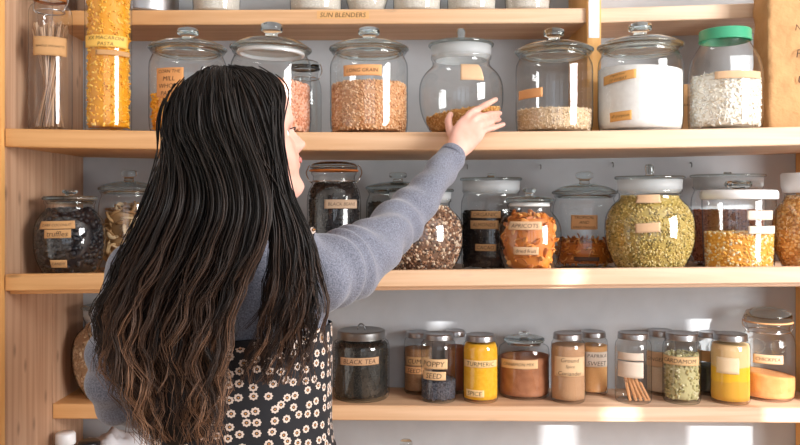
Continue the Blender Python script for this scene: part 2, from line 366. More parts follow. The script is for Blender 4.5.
def lid_flat(j, ytop, peg=True, ring_h=.030, dark=True):
    """flat glass disc over a wide milky plastic stopper ring, little peg on top"""
    r = j.rim; top = PZ(ytop, j.Y) - j.z - j.H
    rh = min(ring_h, .45 * top + .012); p0 = rh * .85
    o = mesh_obj('lid', *lathe([(0, p0), (r * 1.06, p0), (r * 1.08, p0 + .002), (r * 1.08, p0 + .005), (r * 1.05, p0 + .007), (0, p0 + .008)], 48), M_green_glass if dark else M_glass2, j.o, loc=(0, 0, j.H))
    mesh_obj('seal_ring', *lathe([(r * .84, -.009), (r * .89, -.008), (r * .985, .001), (r * 1.0, p0 - .001), (r * .9, p0 - .001), (r * .84, -.009)], 48), M_gasket, o)
    if peg: mesh_obj('knob', *lathe([(0, 0), (.011, 0), (.009, .006), (.011, (top - p0 - .008) * .8), (.008, top - p0 - .008), (0, top - p0 - .008)], 16), M_glass2 if dark else M_white_plastic, o, loc=(0, 0, p0 + .008))
    return o
def lid_metal(j, ytop, mat=None, over=1.06, ridges=True):
    r = j.rim * over; h = PZ(ytop, j.Y - (.75 * j.R if ytop < HY else 0)) - j.z - j.H; sk = min(.005, h * .9)
    V, Fc = lathe([(r * .97, -sk), (r * 1.02, -sk + .001), (r * 1.02, -sk + .003), (r, -sk + .004), (r, h - .0035), (r * .97, h - .0008), (r * .90, h), (r * .86, h - .0012), (0, h - .0012)], 60)
    o = mesh_obj('lid', V, Fc, mat or M_metal, j.o, loc=(0, 0, j.H)); return o
def tube_obj(name, pts, r, mat, parent, n=24, loc=None): return mesh_obj(name, *sweep(smooth_path(pts, n), r, 8), mat, parent, loc=loc)
def lid_clip(j, ytop, rubber=None):
    r = j.rim; h = PZ(ytop, j.Y) - j.z - j.H
    o = mesh_obj('lid', *lathe([(0, .004), (r * .98, .004), (r * 1.05, .006), (r * 1.05, h * .5), (r * .95, h * .75), (r * .6, h * .95), (0, h)], 48), M_glass2, j.o, loc=(0, 0, j.H))
    mesh_obj('rubber_seal', *lathe([(r * .9, .0005), (r * 1.07, .0005), (r * 1.10, .002), (r * 1.07, .0045), (r * .9, .0045)], 48), rubber or M_rubber, j.o, loc=(0, 0, j.H))
    for s in (-1, 1):
        tube_obj('wire_bail', [(s * r * .96, -.006, -.028), (s * r * 1.10, -.008, -.02), (s * r * 1.22, 0, -.004), (s * r * 1.16, .006, .01), (s * r * 1.08, 0, h * .62)], .0016, M_wire, j.o, loc=(0, 0, j.H))
    a = np.linspace(0, 2 * PI, 40); rr = r * .955
    mesh_obj('wire_band', *sweep(np.stack([rr * np.cos(a), rr * np.sin(a), np.full(40, -.024)], 1), .0017, 8), M_wire, j.o, loc=(0, 0, j.H))
    return o
def label(j, x0, x1, y0, y1, text=None, mat=None, tilt=0, kids=None):
    """paper strip stuck round the glass; pixel rectangle measured on the photograph"""
    Yf = j.Y - j.R * .9
    s = j.Y / F * .97
    za, zb = PZ(y1, Yf) - j.z, PZ(y0, Yf) - j.z
    za = max(.004, za); zm = (za + zb) / 2; rm = r_at(j.prof, zm); rpx = rm / j.R * j.Rpx
    cl = lambda v: max(-.97, min(.97, v))
    a0 = math.asin(cl((x0 - j.xc) / rpx)); a1 = math.asin(cl((x1 - j.xc) / rpx))
    n, k = 14, 5; V = []
    def pt(u, v, off):
        a = a0 + (a1 - a0) * u; z = za + (zb - za) * v + tilt * (u - .5); z = max(.002, z)
        r = r_at(j.prof, z) + off; t = j.face + a
        return (r * math.cos(t), r * math.sin(t), z)
    for off in (.0018, .0006):
        for i in range(n + 1):
            for q in range(k + 1): V.append(pt(i / n, q / k, off))
    w = k + 1; m_ = (n + 1) * w; Fc = []
    for i in range(n):
        for q in range(k):
            f = (i * w + q, (i + 1) * w + q, (i + 1) * w + q + 1, i * w + q + 1); Fc.append(f); Fc.append(tuple(m_ + t for t in f[::-1]))
    edge = [i * w for i in range(n + 1)] + [n * w + q for q in range(1, w)] + [i * w + k for i in range(n - 1, -1, -1)] + [q for q in range(k - 1, 0, -1)]
    for e0, e1 in zip(edge, edge[1:] + edge[:1]): Fc.append((e0, e0 + m_, e1 + m_, e1))
    o = mesh_obj('label', V, Fc, mat or M_kraft, j.o, True)
    if text:
        lines = text.split('|'); nl = len(lines); mbt = MB()
        for li, s_ in enumerate(lines):
            tv, tf = text_mesh(s_)
            if len(tv) == 0: continue
            mn, mx_ = tv.min(0), tv.max(0); wl = rm * (a1 - a0) * .80; hl = (zb - za) * .60 / nl
            kk = min(wl / (mx_[0] - mn[0]), hl / (mx_[1] - mn[1])); c = (mn + mx_) / 2
            u = .5 + (tv[:, 0] - c[0]) * kk / (rm * (a1 - a0)); v = (nl - li - .5) / nl + (tv[:, 1] - c[1]) * kk / (zb - za)
            mbt.add([pt(uu, vv, .0022) for uu, vv in zip(u, v)], tf)
        if mbt.n: mbt.build('lettering', M_ink, o, False)
    return o

# ------------------------------------------------------------------ contents
def unit_grain(kind):
    if kind == 'oval': V, Fc = ico(1); return V * (1, .68, .62), Fc
    if kind == 'round': return ico(1)
    if kind == 'rice': V, Fc = ico(1); return V * (1, .36, .36), Fc
    if kind == 'flake': V, Fc = ico(1); return V * (1, .75, .16), Fc
    if kind == 'elbow':
        a = np.linspace(-1.0, 1.0, 6); return sweep(np.stack([np.sin(a) * 1.0, np.zeros(6), np.cos(a) * .8 - .5], 1), .36, 6)
    if kind == 'spiral':
        t = np.linspace(0, 1, 13); return sweep(np.stack([t * 2 - 1, .28 * np.cos(t * 15), .28 * np.sin(t * 15)], 1), .24, 5)
    if kind == 'ring':
        a = np.linspace(0, 2 * PI, 15); return sweep(np.stack([.68 * np.cos(a), .68 * np.sin(a), .1 * np.sin(2 * a)], 1), np.stack([np.full(15, .30), np.full(15, .17)], 1), 7)
    if kind == 'chip':
        a = np.linspace(-1.2, 1.2, 9); w = .42 * np.cos(a * .95) + .06; return sweep(np.stack([np.sin(a), np.zeros(9), np.cos(a) * .7 - .4], 1), np.stack([w, w * .33], 1), 8, side=(0, 1, 0))
    if kind == 'strip':
        a = np.linspace(-1, 1, 7); return sweep(np.stack([a * 1.3, .2 * np.sin(a * 3), .16 * np.cos(a * 2)], 1), np.stack([np.full(7, .24), np.full(7, .07)], 1), 6)
def rot_rand(n):
    q = rng.normal(size=(n, 4)); q /= np.linalg.norm(q, axis=1)[:, None]; w, x, y, z = q.T
    return np.stack([np.stack([1 - 2 * (y * y + z * z), 2 * (x * y - z * w), 2 * (x * z + y * w)], -1), np.stack([2 * (x * y + z * w), 1 - 2 * (x * x + z * z), 2 * (y * z - x * w)], -1), np.stack([2 * (x * z - y * w), 2 * (y * z + x * w), 1 - 2 * (x * x + y * y)], -1)], 1)
def fill_core(j, zf, inset, slope=0, heap=0, az=0, seg=40):
    """solid of the contents: follows the inside of the glass up to height zf (tilted by slope, mounded by heap)"""
    z0 = .008 + inset * .5; ring = []
    nz = 10; V = []; Fc = []
    def top(x, y): return zf + slope * (x * math.cos(az) + y * math.sin(az)) + heap * (1 - (x * x + y * y) / j.R ** 2)
    for i in range(nz + 1):
        for k in range(seg):
            a = 2 * PI * k / seg; r = 1.0
            rr = r_at(j.prof, max(z0, zf)) - inset
            zt = top(rr * math.cos(a), rr * math.sin(a)); z = z0 + (zt - z0) * i / nz; r = r_at(j.prof, z) - inset
            V.append((r * math.cos(a), r * math.sin(a), z))
    nr = 5; base = nz * seg
    for i in range(1, nr + 1):
        q = 1 - i / (nr + .0)
        for k in range(seg):
            a = 2 * PI * k / seg; v = V[base + k]; x, y_ = v[0] * max(q, .001), v[1] * max(q, .001)
            V.append((x, y_, top(x, y_)))
    n = nz + nr
    for i in range(n):
        for k in range(seg): Fc.append((i * seg + k, i * seg + (k + 1) % seg, (i + 1) * seg + (k + 1) % seg, (i + 1) * seg + k))
    V.append((0, 0, z0)); c = len(V) - 1
    Fc += [(c, (k + 1) % seg, k) for k in range(seg)]
    return np.array(V), Fc, top
def grains(name, lab, cat, j, yfill, kind, size, mat, n, slope=0, heap=0, az=0, group=None, loose=.0):
    """dry goods heaped inside a jar: core plus grains pressed against the glass and lying on top"""
    zf = PZ(yfill, j.Y - j.R * .5) - j.z
    zf = min(zf, j.H - .012 - size * 1.5)
    V0, F0, top = fill_core(j, zf, size * .9 + .002, slope, heap, az, 28)
    gv, gf = unit_grain(kind); gf = [list(f) for f in gf]; m = len(gv)
    nt = int(n * .22); ns = n - nt; pts = []
    for i in range(ns):
        a = rng.uniform(0, 2 * PI); z = rng.uniform(.008 + size * .6, 1) if False else None
        rr = r_at(j.prof, zf) - size; zt = top(rr * math.cos(a), rr * math.sin(a)); z = .006 + size * .7 + (zt - .006 - size * .7) * rng.uniform(0, 1)
        r = r_at(j.prof, z) - size * (1.03 + .35 * rng.random()) - .0012; pts.append((r * math.cos(a), r * math.sin(a), z))
    for i in range(nt):
        a = rng.uniform(0, 2 * PI); rr = (r_at(j.prof, zf) - size * 1.1 - .001) * math.sqrt(rng.random()); x, y_ = rr * math.cos(a), rr * math.sin(a)
        pts.append((x, y_, top(x, y_) + size * rng.uniform(-.2, .45)))
    pts = np.array(pts); N_ = len(pts); R_ = rot_rand(N_); sz = size * rng.uniform(.8, 1.05, N_)
    G = np.einsum('nij,mj->nmi', R_, gv) * sz[:, None, None] + pts[:, None, :]
    G = G.reshape(-1, 3); zz = np.clip(G[:, 2], .0052, j.H - .0105); pr = sorted((z, r) for r, z in j.prof[2:-2]); rl = np.interp(zz, [q[0] for q in pr], [q[1] for q in pr]) - .0012
    rr = np.hypot(G[:, 0], G[:, 1]) + 1e-9; kk = np.minimum(1, rl / rr); G = np.stack([G[:, 0] * kk, G[:, 1] * kk, zz], 1)
    faces = list(map(tuple, F0)); off = len(V0)
    for i in range(N_):
        b_ = off + i * m
        faces += [tuple(v + b_ for v in f) for f in gf]
    o = mesh_obj(name, np.vstack([V0, G]), faces, mat, None, True, loc=(j.X, j.Y, j.z))
    return tag(o, lab, cat, group, 'stuff')
def powder(name, lab, cat, j, yfill, mat, slope=0, heap=0, az=0, layers=None):
    zf = PZ(yfill, j.Y - j.R * .5) - j.z
    V, Fc, _ = fill_core(j, zf, .0022, slope, heap, az, 40)
    o = mesh_obj(name, V, Fc, mat, None, True, loc=(j.X, j.Y, j.z)); return tag(o, lab, cat, None, 'stuff')

# ================================================================== row on the top shelf (only the bases show)
G1 = 'jars cut off by the upper edge of the photo on the top shelf'
tin = tag(mesh_obj('cake_tin', *lathe([(0, .004), (.108, .004), (.118, 0), (.127, .004), (.131, .012), (.131, .085), (.135, .088), (.136, .092), (.131, .094), (.128, .09), (.126, .012), (0, .009)], 56), M_metal,
    loc=(PX(127, 2.18) + .006, 2.155 + .0, 0)), 'round silver metal tin on the top shelf above the yellow pasta jar', 'tin')
tin.scale = (1.06, .72, 1); tin.location = (PX(128, 2.155), 2.155, max(S1L(PX(128, 2.155) - .1), S1L(PX(128, 2.155) + .1)) + .0006)
M_oat = powder_mat('pale_oat', [srgb(196, 190, 180), srgb(226, 220, 210)], 300)
tops = [(193, 240, 'grey lidded glass jar, leftmost of the top shelf row, nearest the round tin', -60),
        (290, 342, 'wide glass jar on the top shelf over the left end of the handwritten paper strip', -70),
        (343.5, 390, 'glass jar on the top shelf over the right end of the handwritten paper strip', -64),
        (393, 441, 'glass jar on the top shelf right above the big round half empty jar', -66),
        (447, 496, 'glass jar second from the divider on the top shelf', -68),
        (505, 550, 'glass jar on the top shelf closest to the upright divider', -62)]
for i, (a, b_, lb, yr) in enumerate(tops):
    j = jar(a, b_, 2.14, yr, S1L, 'straight' if i != 2 else 'round', lb)
    lid_knob(j, yr - 18)
    powder('oat_flour', 'pale grey flour in the ' + ['leftmost top shelf jar by the round tin', 'jar over the left end of the paper strip', 'jar over the right end of the paper strip', 'top shelf jar above the hand', 'top shelf jar second from the divider', 'top shelf jar beside the divider'][i], 'flour', j, -8 - 6 * (i % 3), M_oat)

# ================================================================== second row: on the upper deep shelf
# long whole wheat spaghetti
j = jar(30, 71, 1.87, -2, S2, 'tall', 'tall narrow glass jar of brown spaghetti sticks at the far left of its shelf'); lid_clip(j, -18)
j.H0 = j.H
mbs = MB(); zt = .25
for i in range(70):
    a, a2 = rng.uniform(0, 2 * PI), 0; r0 = j.R * .80 * math.sqrt(rng.random()); tw = rng.uniform(1.7, 2.7); r1 = j.R * .84 * math.sqrt(rng.random())
    p0 = np.array([r0 * .8 * math.cos(a), r0 * .8 * math.sin(a), .009]); p1 = np.array([r1 * math.cos(a + tw), r1 * math.sin(a + tw), zt + rng.uniform(-.012, .012)])
    mbs.add(*sweep(np.array([p0, (p0 + p1) / 2 * (.9, .9, 1), p1]), .0019, 6))
o = mbs.build('spaghetti', grains_mat('wheat_sticks', [srgb(196, 160, 130), srgb(214, 180, 150), srgb(180, 140, 108)], .5), loc=(j.X, j.Y, j.z))
tag(o, 'brown spaghetti sticks standing in the tall jar at the far left', 'pasta', None, 'stuff')
label(j, 35.5, 65, 36.5, 55.5, 'WHOLE SPAGHETTI', None)

M_mac = grains_mat('yellow_pasta', [srgb(250, 186, 50), srgb(238, 162, 30), srgb(252, 204, 92), srgb(240, 176, 44)], .45)
j = jar(86, 131, 1.87, -24, S2, 'tall', 'tall glass jar packed with yellow macaroni, second from the left'); lid_metal(j, -42)
grains('macaroni', 'yellow macaroni filling the tall second jar', 'pasta', j, -18, 'elbow', .0070, M_mac, 1500)
label(j, 88, 126, 35, 47, 'XX MACARONI|PASTA', plain('clear_yellow_label', srgb(246, 196, 96), .6)); label(j, 97, 128, 50, 55, None, M_kraft)

j = jar(150, 226, 1.92, 46, S2, 'straight', 'knob lidded glass jar with orange pasta at its bottom, just left of the head'); lid_knob(j, 28)
grains('pasta_spirals', 'orange yellow pasta spirals in the jar left of the head', 'pasta', j, 96, 'spiral', .013, grains_mat('orange_pasta', [srgb(246, 172, 40), srgb(232, 150, 24), srgb(250, 190, 70)], .5), 330)
label(j, 159.5, 184, 68, 97, 'CORN THE|MILL|WHOLE|PASTA', plain('orange_kraft', srgb(214, 150, 92), .85))

j = jar(231, 311, 1.92, 46, S2, 'straight', 'knob lidded glass jar of pink lentils standing behind the forehead'); lid_knob(j, 23, white=True, tilt=(0, .03, 0))
grains('lentils', 'pinkish orange lentils in the jar behind the forehead', 'lentils', j, 80, 'round', .0042, grains_mat('pink_lentils', [srgb(224, 158, 124), srgb(236, 178, 148), srgb(206, 138, 104), srgb(240, 196, 172)], .6), 2800, slope=.1, az=PI)
j = jar(288, 321.5, 2.14, 68, S2, 'clip', 'empty glass jar with a dark closure hidden behind the pink lentil jar', mat=glass('grey_green_glass', (.90, .92, .92), (.16, .24, .24), .03, 1.3)); lid_clip(j, 60, plain('dark_rubber', srgb(40, 44, 46), .5))

j = jar(330, 408, 1.915, 46.5, S2, 'straight', 'knob lidded glass jar two thirds full of tan wheat grain'); lid_knob(j, 27.5)
grains('wheat_grain', 'tan wheat grain in the knob lidded jar left of the hand', 'grain', j, 83, 'oval', .0045, grains_mat('tan_grain', [srgb(222, 172, 126), srgb(206, 150, 102), srgb(236, 196, 156), srgb(190, 130, 86), srgb(228, 184, 142)], .6), 3200)
label(j, 345, 381, 65, 76, 'LONG GRAIN', plain('orange_tape', srgb(224, 164, 110), .85))

HJ = j = jar(419, 503, 1.935, 51, S2, 'round', 'big round nearly empty glass jar that the hand is touching'); lid_flat(j, 29)
grains('granola', 'golden granola left at the bottom of the round jar behind the hand', 'granola', j, 112, 'flake', .0055, grains_mat('golden_flakes', [srgb(220, 168, 98), srgb(200, 142, 74), srgb(236, 194, 132)], .7), 1100, slope=.16, az=-.3)
label(j, 460.5, 481, 63, 80.5, 'Quinoa|', M_kraft_pale)

j = jar(516, 592, 1.93, 48.5, S2, 'straight', 'knob lidded glass jar a quarter full of oats, in front of the divider'); lid_knob(j, 28.5, k=.27)
grains('oats', 'pale rolled oats at the bottom of the jar by the divider', 'oats', j, 109, 'flake', .0042, grains_mat('rolled_oats', [srgb(228, 204, 172), srgb(212, 184, 148), srgb(240, 222, 198)], .7), 1700)
label(j, 520.5, 543.5, 87.5, 97, None, plain('orange_tape', srgb(224, 164, 110), .85), tilt=.002)

j = jar(599, 681, 1.92, 43.5, S2, 'straight', 'knob lidded glass jar of white flour with two tan labels'); lid_knob(j, 23)
powder('white_flour', 'smooth white flour in the large jar right of the divider', 'flour', j, 68, powder_mat('flour', [srgb(236, 234, 232), srgb(246, 245, 243)], 60), slope=-.05)
label(j, 606.5, 636.5, 71, 80, 'Organic Flour|OF WHEAT', plain('amber_kraft', srgb(222, 166, 96), .85), tilt=.010)
label(j, 612.5, 632.5, 110.5, 120, 'all purpose', plain('amber_kraft', srgb(222, 166, 96), .85), tilt=.003)

j = jar(690, 760, 1.925, 34.5, S2, 'wide', 'wide mouthed glass jar of white coconut flakes with a green lid'); lid_metal(j, 24.5, M_green_cap)
grains('coconut_flakes', 'white coconut flakes in the green lidded jar', 'coconut', j, 77, 'flake', .0075, grains_mat('coconut', [srgb(244, 238, 228), srgb(236, 228, 214), srgb(250, 247, 242), srgb(226, 210, 186)], .6), 2000, heap=.008)
label(j, 716, 756, 71, 78.5, None, M_kraft_pale)

def paper_bag(px0, px1, pz0, pz1, Y, depth, shelf, lab, amp, crumple, text=None, lean=0):
    x0, x1 = PX(px0, Y), PX(px1, Y); z0 = max(shelf(x0), shelf(x1)) + .0008; z1 = PZ(pz0, Y); n, m = 26, 40; ring = []
    V = []; Fc = []; per = [(x0, Y, x1, Y), (x1, Y, x1, Y + depth), (x1, Y + depth, x0, Y + depth), (x0, Y + depth, x0, Y)]
    seg = [(a, b_, c, d, t / 12) for (a, b_, c, d) in per for t in range(12)]
    for i in range(m + 1):
        q = i / m; z = z0 + (z1 - z0) * q
        for (a, b_, c, d, t) in seg:
            x, y = a + (c - a) * t, b_ + (d - b_) * t
            cxx, cyy = (x0 + x1) / 2, Y + depth / 2
            k = amp * math.sin(PI * min(1, q * 1.3)) if q < .77 else 0
            h = math.sin(x * 61 + z * 37) + math.sin(z * 83 - x * 29 + y * 40) + .7 * math.sin(x * 140 - z * 120)
            pinch = 1 - .10 * q * q
            dx = crumple * h * (.35 + q)
            V.append((x, Y + depth / 2 + (y - cyy) * pinch + (dx if abs(y - Y) < 1e-6 else -dx * .6) * min(1, q * 12) , z))
            if abs(c - a) < 1e-9: V[-1] = (x + dx * min(1, q * 12) + lean * q, V[-1][1], z)
            else: V[-1] = (x + lean * q, V[-1][1], z)
    s = len(seg)
    for i in range(m):
        for k in range(s): Fc.append((i * s + k, i * s + (k + 1) % s, (i + 1) * s + (k + 1) % s, (i + 1) * s + k))
    V.append(((x0 + x1) / 2, Y + depth / 2, z0)); V.append(((x0 + x1) / 2 + lean, Y + depth / 2, z1 - .004)); a = len(V) - 2
    Fc += [(a, (k + 1) % s, k) for k in range(s)] + [(a + 1, m * s + k, m * s + (k + 1) % s) for k in range(s)]
    o = mesh_obj('paper_bag', V, Fc, M_bag); return tag(o, lab, 'paper bag')
bag = paper_bag(769, 838, -26, 126, 1.95, .08, S2, 'tall crumpled brown kraft paper bag with handwriting at the right edge of the photo', .006, .0011, lean=-.003)
for s_, px, py, w, h in (('N', 797, 28, .016, .024), ('FL', 800, 54, .05, .02), ('u', 800, 80, .016, .02)):
    flat_text('lettering', s_, (PX(px, 1.95), 1.9425, PZ(py, 1.95)), w, h, M_ink, bag)
bag2 = paper_bag(676, 768, 84, 128, 2.09, .12, S2, 'low brown kraft paper bag behind the green lidded jar', .004, .002)
flat_text('lettering', 'IS RAW', (PX(686, 2.085), 2.084, PZ(105, 2.085)), .03, .012, M_ink, bag2)

# ================================================================== third row: on the lower deep shelf
SB = S3B
j = jar(36, 104, 1.925, 201, SB, 'round', 'round glass jar of dark chocolate truffles with three tan labels at the far left'); lid_knob(j, 189.5, k=.22)
M_choc = grains_mat('dark_chocolate', [srgb(26, 26, 32), srgb(38, 34, 36), srgb(20, 22, 30)], .4)
grains('chocolates', 'nearly black chocolates filling the round jar at the far left', 'chocolates', j, 212, 'round', .0105, M_choc, 420)
label(j, 44, 74.5, 221, 229, 'DARK COCONUT', None, tilt=.002); label(j, 47.5, 71, 229.5, 238, 'truffles', None, tilt=.001); label(j, 53, 67.5, 260, 268, 'CANDY', None)
j = jar(100, 158, 2.11, 191, SB, 'straight', 'knob lidded glass jar of dried apple rings behind the hair'); lid_knob(j, 170)
M_apple = grains_mat('dried_apple', [srgb(206, 172, 126), srgb(184, 146, 100), srgb(222, 192, 150), srgb(168, 128, 84)], .7)
grains('apple_rings', 'dried apple rings in the jar beside the truffles', 'dried apple', j, 212, 'ring', .023, M_apple, 110)

j = jar(307, 361, 1.93, 171, SB, 'clip', 'clip top jar with an orange rubber seal and black contents, beside the chin'); lid_clip(j, 161.5)
grains('black_beans', 'black beans in the clip top jar beside the chin', 'beans', j, 184, 'oval', .0055, grains_mat('black_bean', [srgb(22, 22, 26), srgb(32, 30, 32), srgb(14, 16, 22)], .35), 1500)
label(j, 325, 356, 199.5, 208.5, 'BLACK BEANS', plain('dusty_kraft', srgb(196, 168, 142), .85))
j = jar(366, 430, 2.13, 190, SB, 'straight', 'knob lidded glass jar of dark tea seen behind the raised forearm', mat=glass('grey_green_glass')); lid_knob(j, 172)
grains('tea_leaves', 'dark loose tea in the jar behind the raised forearm', 'tea', j, 203, 'rice', .005, grains_mat('dark_tea', [srgb(34, 38, 34), srgb(46, 46, 40), srgb(24, 28, 28)], .7), 900)

j = jar(377, 463.5, 1.925, 199, SB, 'round', 'big round glass jar of mixed brown seeds below the sleeve'); lid_flat(j, 191)
grains('mixed_seeds', 'speckled brown and cream seeds in the round jar below the sleeve', 'seeds', j, 203, 'oval', .0058, grains_mat('seed_mix', [srgb(166, 120, 90), srgb(196, 162, 134), srgb(112, 80, 62), srgb(220, 198, 174), srgb(140, 104, 80), srgb(84, 66, 58)], .55), 3300)

j = jar(461, 521, 2.03, 190, SB, 'straight', 'glass jar of black cacao with three tan labels and a flat lid'); lid_flat(j, 173.5)
grains('cacao_nibs', 'black cacao nibs in the flat lidded jar', 'cacao', j, 212, 'oval', .0052, grains_mat('cacao', [srgb(24, 22, 26), srgb(36, 30, 30), srgb(18, 20, 26)], .5), 1300)
label(j, 472, 500, 211, 218, 'ORGANIC', plain('tan_dim', srgb(206, 164, 116), .85)); label(j, 471.5, 498, 220.5, 229, 'ALMONDS', plain('tan_dim', srgb(206, 164, 116), .85)); label(j, 476, 496, 244, 251, 'CACAO', plain('tan_dim', srgb(206, 164, 116), .85))

j = jar(498, 561, 1.885, 203, SB, 'round', 'squat round glass jar of dried orange apricots with two tan labels'); lid_knob(j, 187.5, k=.22, white=True)
grains('dried_apricots', 'dried orange apricots in the squat round jar', 'dried fruit', j, 216, 'chip', .017, grains_mat('apricot', [srgb(226, 146, 66), srgb(208, 124, 48), srgb(236, 170, 96), srgb(188, 104, 40)], .5), 190)
label(j, 510, 541, 221.5, 230, 'APRICOTS', M_kraft_pale); label(j, 514.5, 538, 247, 255, 'dried fruit', M_kraft_pale)

j = jar(553, 616, 2.075, 195, SB, 'straight', 'knob lidded glass jar with a shallow pile of dried orange strips'); lid_knob(j, 171.5)
grains('mango_strips', 'dried orange mango strips at the bottom of the knob lidded jar', 'dried fruit', j, 243, 'strip', .013, grains_mat('mango', [srgb(234, 152, 60), srgb(208, 120, 42), srgb(244, 178, 94), srgb(178, 98, 42)], .5), 300)
label(j, 572, 596.5, 215, 229.5, 'TROPICAL|AND|DRIED MANGO', plain('tan_mid', srgb(220, 172, 122), .85)); label(j, 575, 598, 257, 261, None, plain('dark_tape', srgb(90, 70, 60), .85))

j = jar(606, 693, 1.908, 189, SB, 'round', 'big round glass jar full of yellow green split peas with two blank labels'); lid_flat(j, 164.5)
grains('split_peas', 'yellow green split peas filling the big round jar', 'peas', j, 193, 'oval', .0045, grains_mat('split_pea', [srgb(204, 178, 102), srgb(176, 152, 80), srgb(222, 202, 144), srgb(136, 120, 62), srgb(196, 166, 94)], .55), 4600)
label(j, 638, 659, 194.5, 203, None, M_kraft_pale, tilt=.001); label(j, 637, 659, 223, 232.5, None, M_kraft_pale, tilt=.004)

j = jar(693, 762, 2.12, 186, SB, 'straight', 'flat lidded glass jar of red lentils standing behind the popcorn jar'); lid_flat(j, 172)
grains('red_beans', 'reddish brown lentils in the jar behind the popcorn', 'lentils', j, 211, 'oval', .0046, grains_mat('red_bean', [srgb(190, 102, 62), srgb(208, 124, 80), srgb(164, 84, 54)], .5), 1500)

j = jar(703.5, 773.5, 1.915, 195, SB, 'taper', 'straight sided glass jar of popcorn kernels under a white plastic lid')
r = j.rim; lo = mesh_obj('lid', *lathe([(r * .9, -.010), (r * 1.03, -.010), (r * 1.05, -.008), (r * 1.05, .006), (r * 1.02, .012), (r * .9, .013), (r * .86, .009), (0, .009)], 56), M_white_plastic, j.o, loc=(0, 0, j.H))
mesh_obj('knob', *lathe([(0, .009), (.022, .009), (.018, .014), (.030, .022), (.033, .028), (.028, .035), (0, .037)], 9), M_glass2, lo, False)
grains('popcorn', 'orange yellow popcorn kernels in the white lidded jar', 'popcorn', j, 234, 'oval', .0056, grains_mat('kernels', [srgb(244, 184, 84), srgb(234, 164, 58), srgb(250, 212, 142), srgb(250, 236, 206), srgb(240, 176, 70)], .45), 1500)
label(j, 746, 768, 210.5, 220, None, M_tape_white); label(j, 747, 770, 226, 234, None, M_tape_white)

j = jar(775.5, 846, 1.905, 189, SB, 'round', 'round glass jar of orange brown lentils cut by the right edge of the photo')
r = j.rim; mesh_obj('lid', *lathe([(r * .9, -.008), (r * 1.0, -.008), (r * 1.02, .0), (r * 1.06, .006), (r * 1.08, .036), (r * 1.03, .040), (0, .040)], 56), M_white_plastic, j.o, loc=(0, 0, j.H))
grains('brown_lentils', 'orange brown lentils in the round jar at the right edge', 'lentils', j, 193, 'round', .0045, grains_mat('brown_lentil', [srgb(232, 170, 92), srgb(212, 144, 70), srgb(242, 192, 124), srgb(190, 124, 60), srgb(236, 198, 146)], .55), 3800)

# ================================================================== fourth row: on the lower shallow shelf
j = jar(74, 152, 2.152, 316, S4, 'round', 'round glass jar of pale beans behind the bent elbow'); lid_flat(j, 304)
grains('pale_beans', 'pale beige beans in the round jar behind the elbow', 'beans', j, 322, 'oval', .0062, grains_mat('pale_bean', [srgb(196, 166, 132), srgb(176, 144, 110), srgb(212, 186, 154)], .5), 1500)

j = jar(333, 389.5, 2.145, 336, S4, 'small', 'wide jar of black tea with a grey steel lid and ring handle'); 
o = lid_metal(j, 329.5, M_dark_metal, 1.12); hh = PZ(329.5, 2.145) - j.z - j.H
a = np.linspace(0, PI, 14); mesh_obj('ring_handle', *sweep(np.stack([.010 * np.cos(a), np.zeros(14), hh + .016 * np.sin(a)], 1), .0022, 8), M_dark_metal, o)
grains('black_tea', 'black tea leaves in the steel lidded jar', 'tea', j, 346, 'rice', .0042, grains_mat('tea_black', [srgb(26, 28, 28), srgb(40, 38, 34), srgb(58, 54, 46), srgb(18, 20, 24)], .6), 1700)
label(j, 341.5, 378, 357.5, 365, 'BLACK TEA', plain('brown_kraft', srgb(200, 160, 124), .85), tilt=.002)

GS = None
def spice(x0, x1, Y, lab, ylid=331, yrim=340.5): 
    j = jar(x0, x1, Y, yrim - 3.0, S4, 'small', lab, 'spice jar', 'spice_jar'); lid_metal(j, ylid + 1.5, M_metal, 1.12); return j
B, FR = 2.206, 2.118
j = spice(404, 433, B, 'steel lidded spice jar of brown powder behind the grey poppy seed jar', 330, 338)
powder('brown_spice', 'brown ground spice in the jar behind the poppy seeds', 'spice', j, 349, powder_mat('spice_brown', [srgb(150, 106, 70), srgb(172, 126, 86)])); label(j, 407, 429, 357, 365.5, 'CUMIN', None); label(j, 406, 424, 367, 374, 'SEED', plain('orange_tape', (1, 1, 1, 1)))
j = spice(421, 456, FR, 'steel lidded spice jar of slate grey poppy seeds, third jar from the black tea', 331.5, 340)
grains('poppy_seeds', 'slate grey poppy seeds in the front spice jar', 'spice', j, 381, 'round', .0024, grains_mat('poppy', [srgb(78, 80, 90), srgb(98, 98, 108), srgb(58, 60, 70)], .6), 1500)
label(j, 423, 447, 359, 369, 'POPPY', plain('peach_tape', srgb(228, 190, 144), .85)); label(j, 424, 445.5, 371.5, 380, 'SEED', plain('peach_tape', srgb(228, 190, 144), .85))
j = spice(444, 467, B + .004, 'narrow steel lidded spice jar of red powder between the grey and yellow jars', 328.5, 337)
powder('red_spice', 'reddish ground paprika in the narrow back jar', 'spice', j, 347, powder_mat('paprika', [srgb(150, 84, 60), srgb(176, 104, 76)]))
j = spice(463, 498, FR, 'steel lidded spice jar of bright yellow turmeric', 332.5, 341.5)
powder('turmeric', 'bright yellow turmeric filling its spice jar', 'spice', j, 344, powder_mat('turmeric_y', [srgb(246, 178, 24), srgb(252, 194, 50)], 90))
label(j, 465, 496, 360.5, 367.5, 'TURMERIC', plain('pale_yellow_tape', srgb(244, 208, 150), .8)); label(j, 467, 484, 390, 397, 'SPICE', plain('pale_yellow_tape', srgb(244, 208, 150), .8))
j = jar(499, 549, 2.175, 341.5, S4, 'small', 'wide glass lidded jar of brown cocoa powder'); lid_knob(j, 331, k=.2)
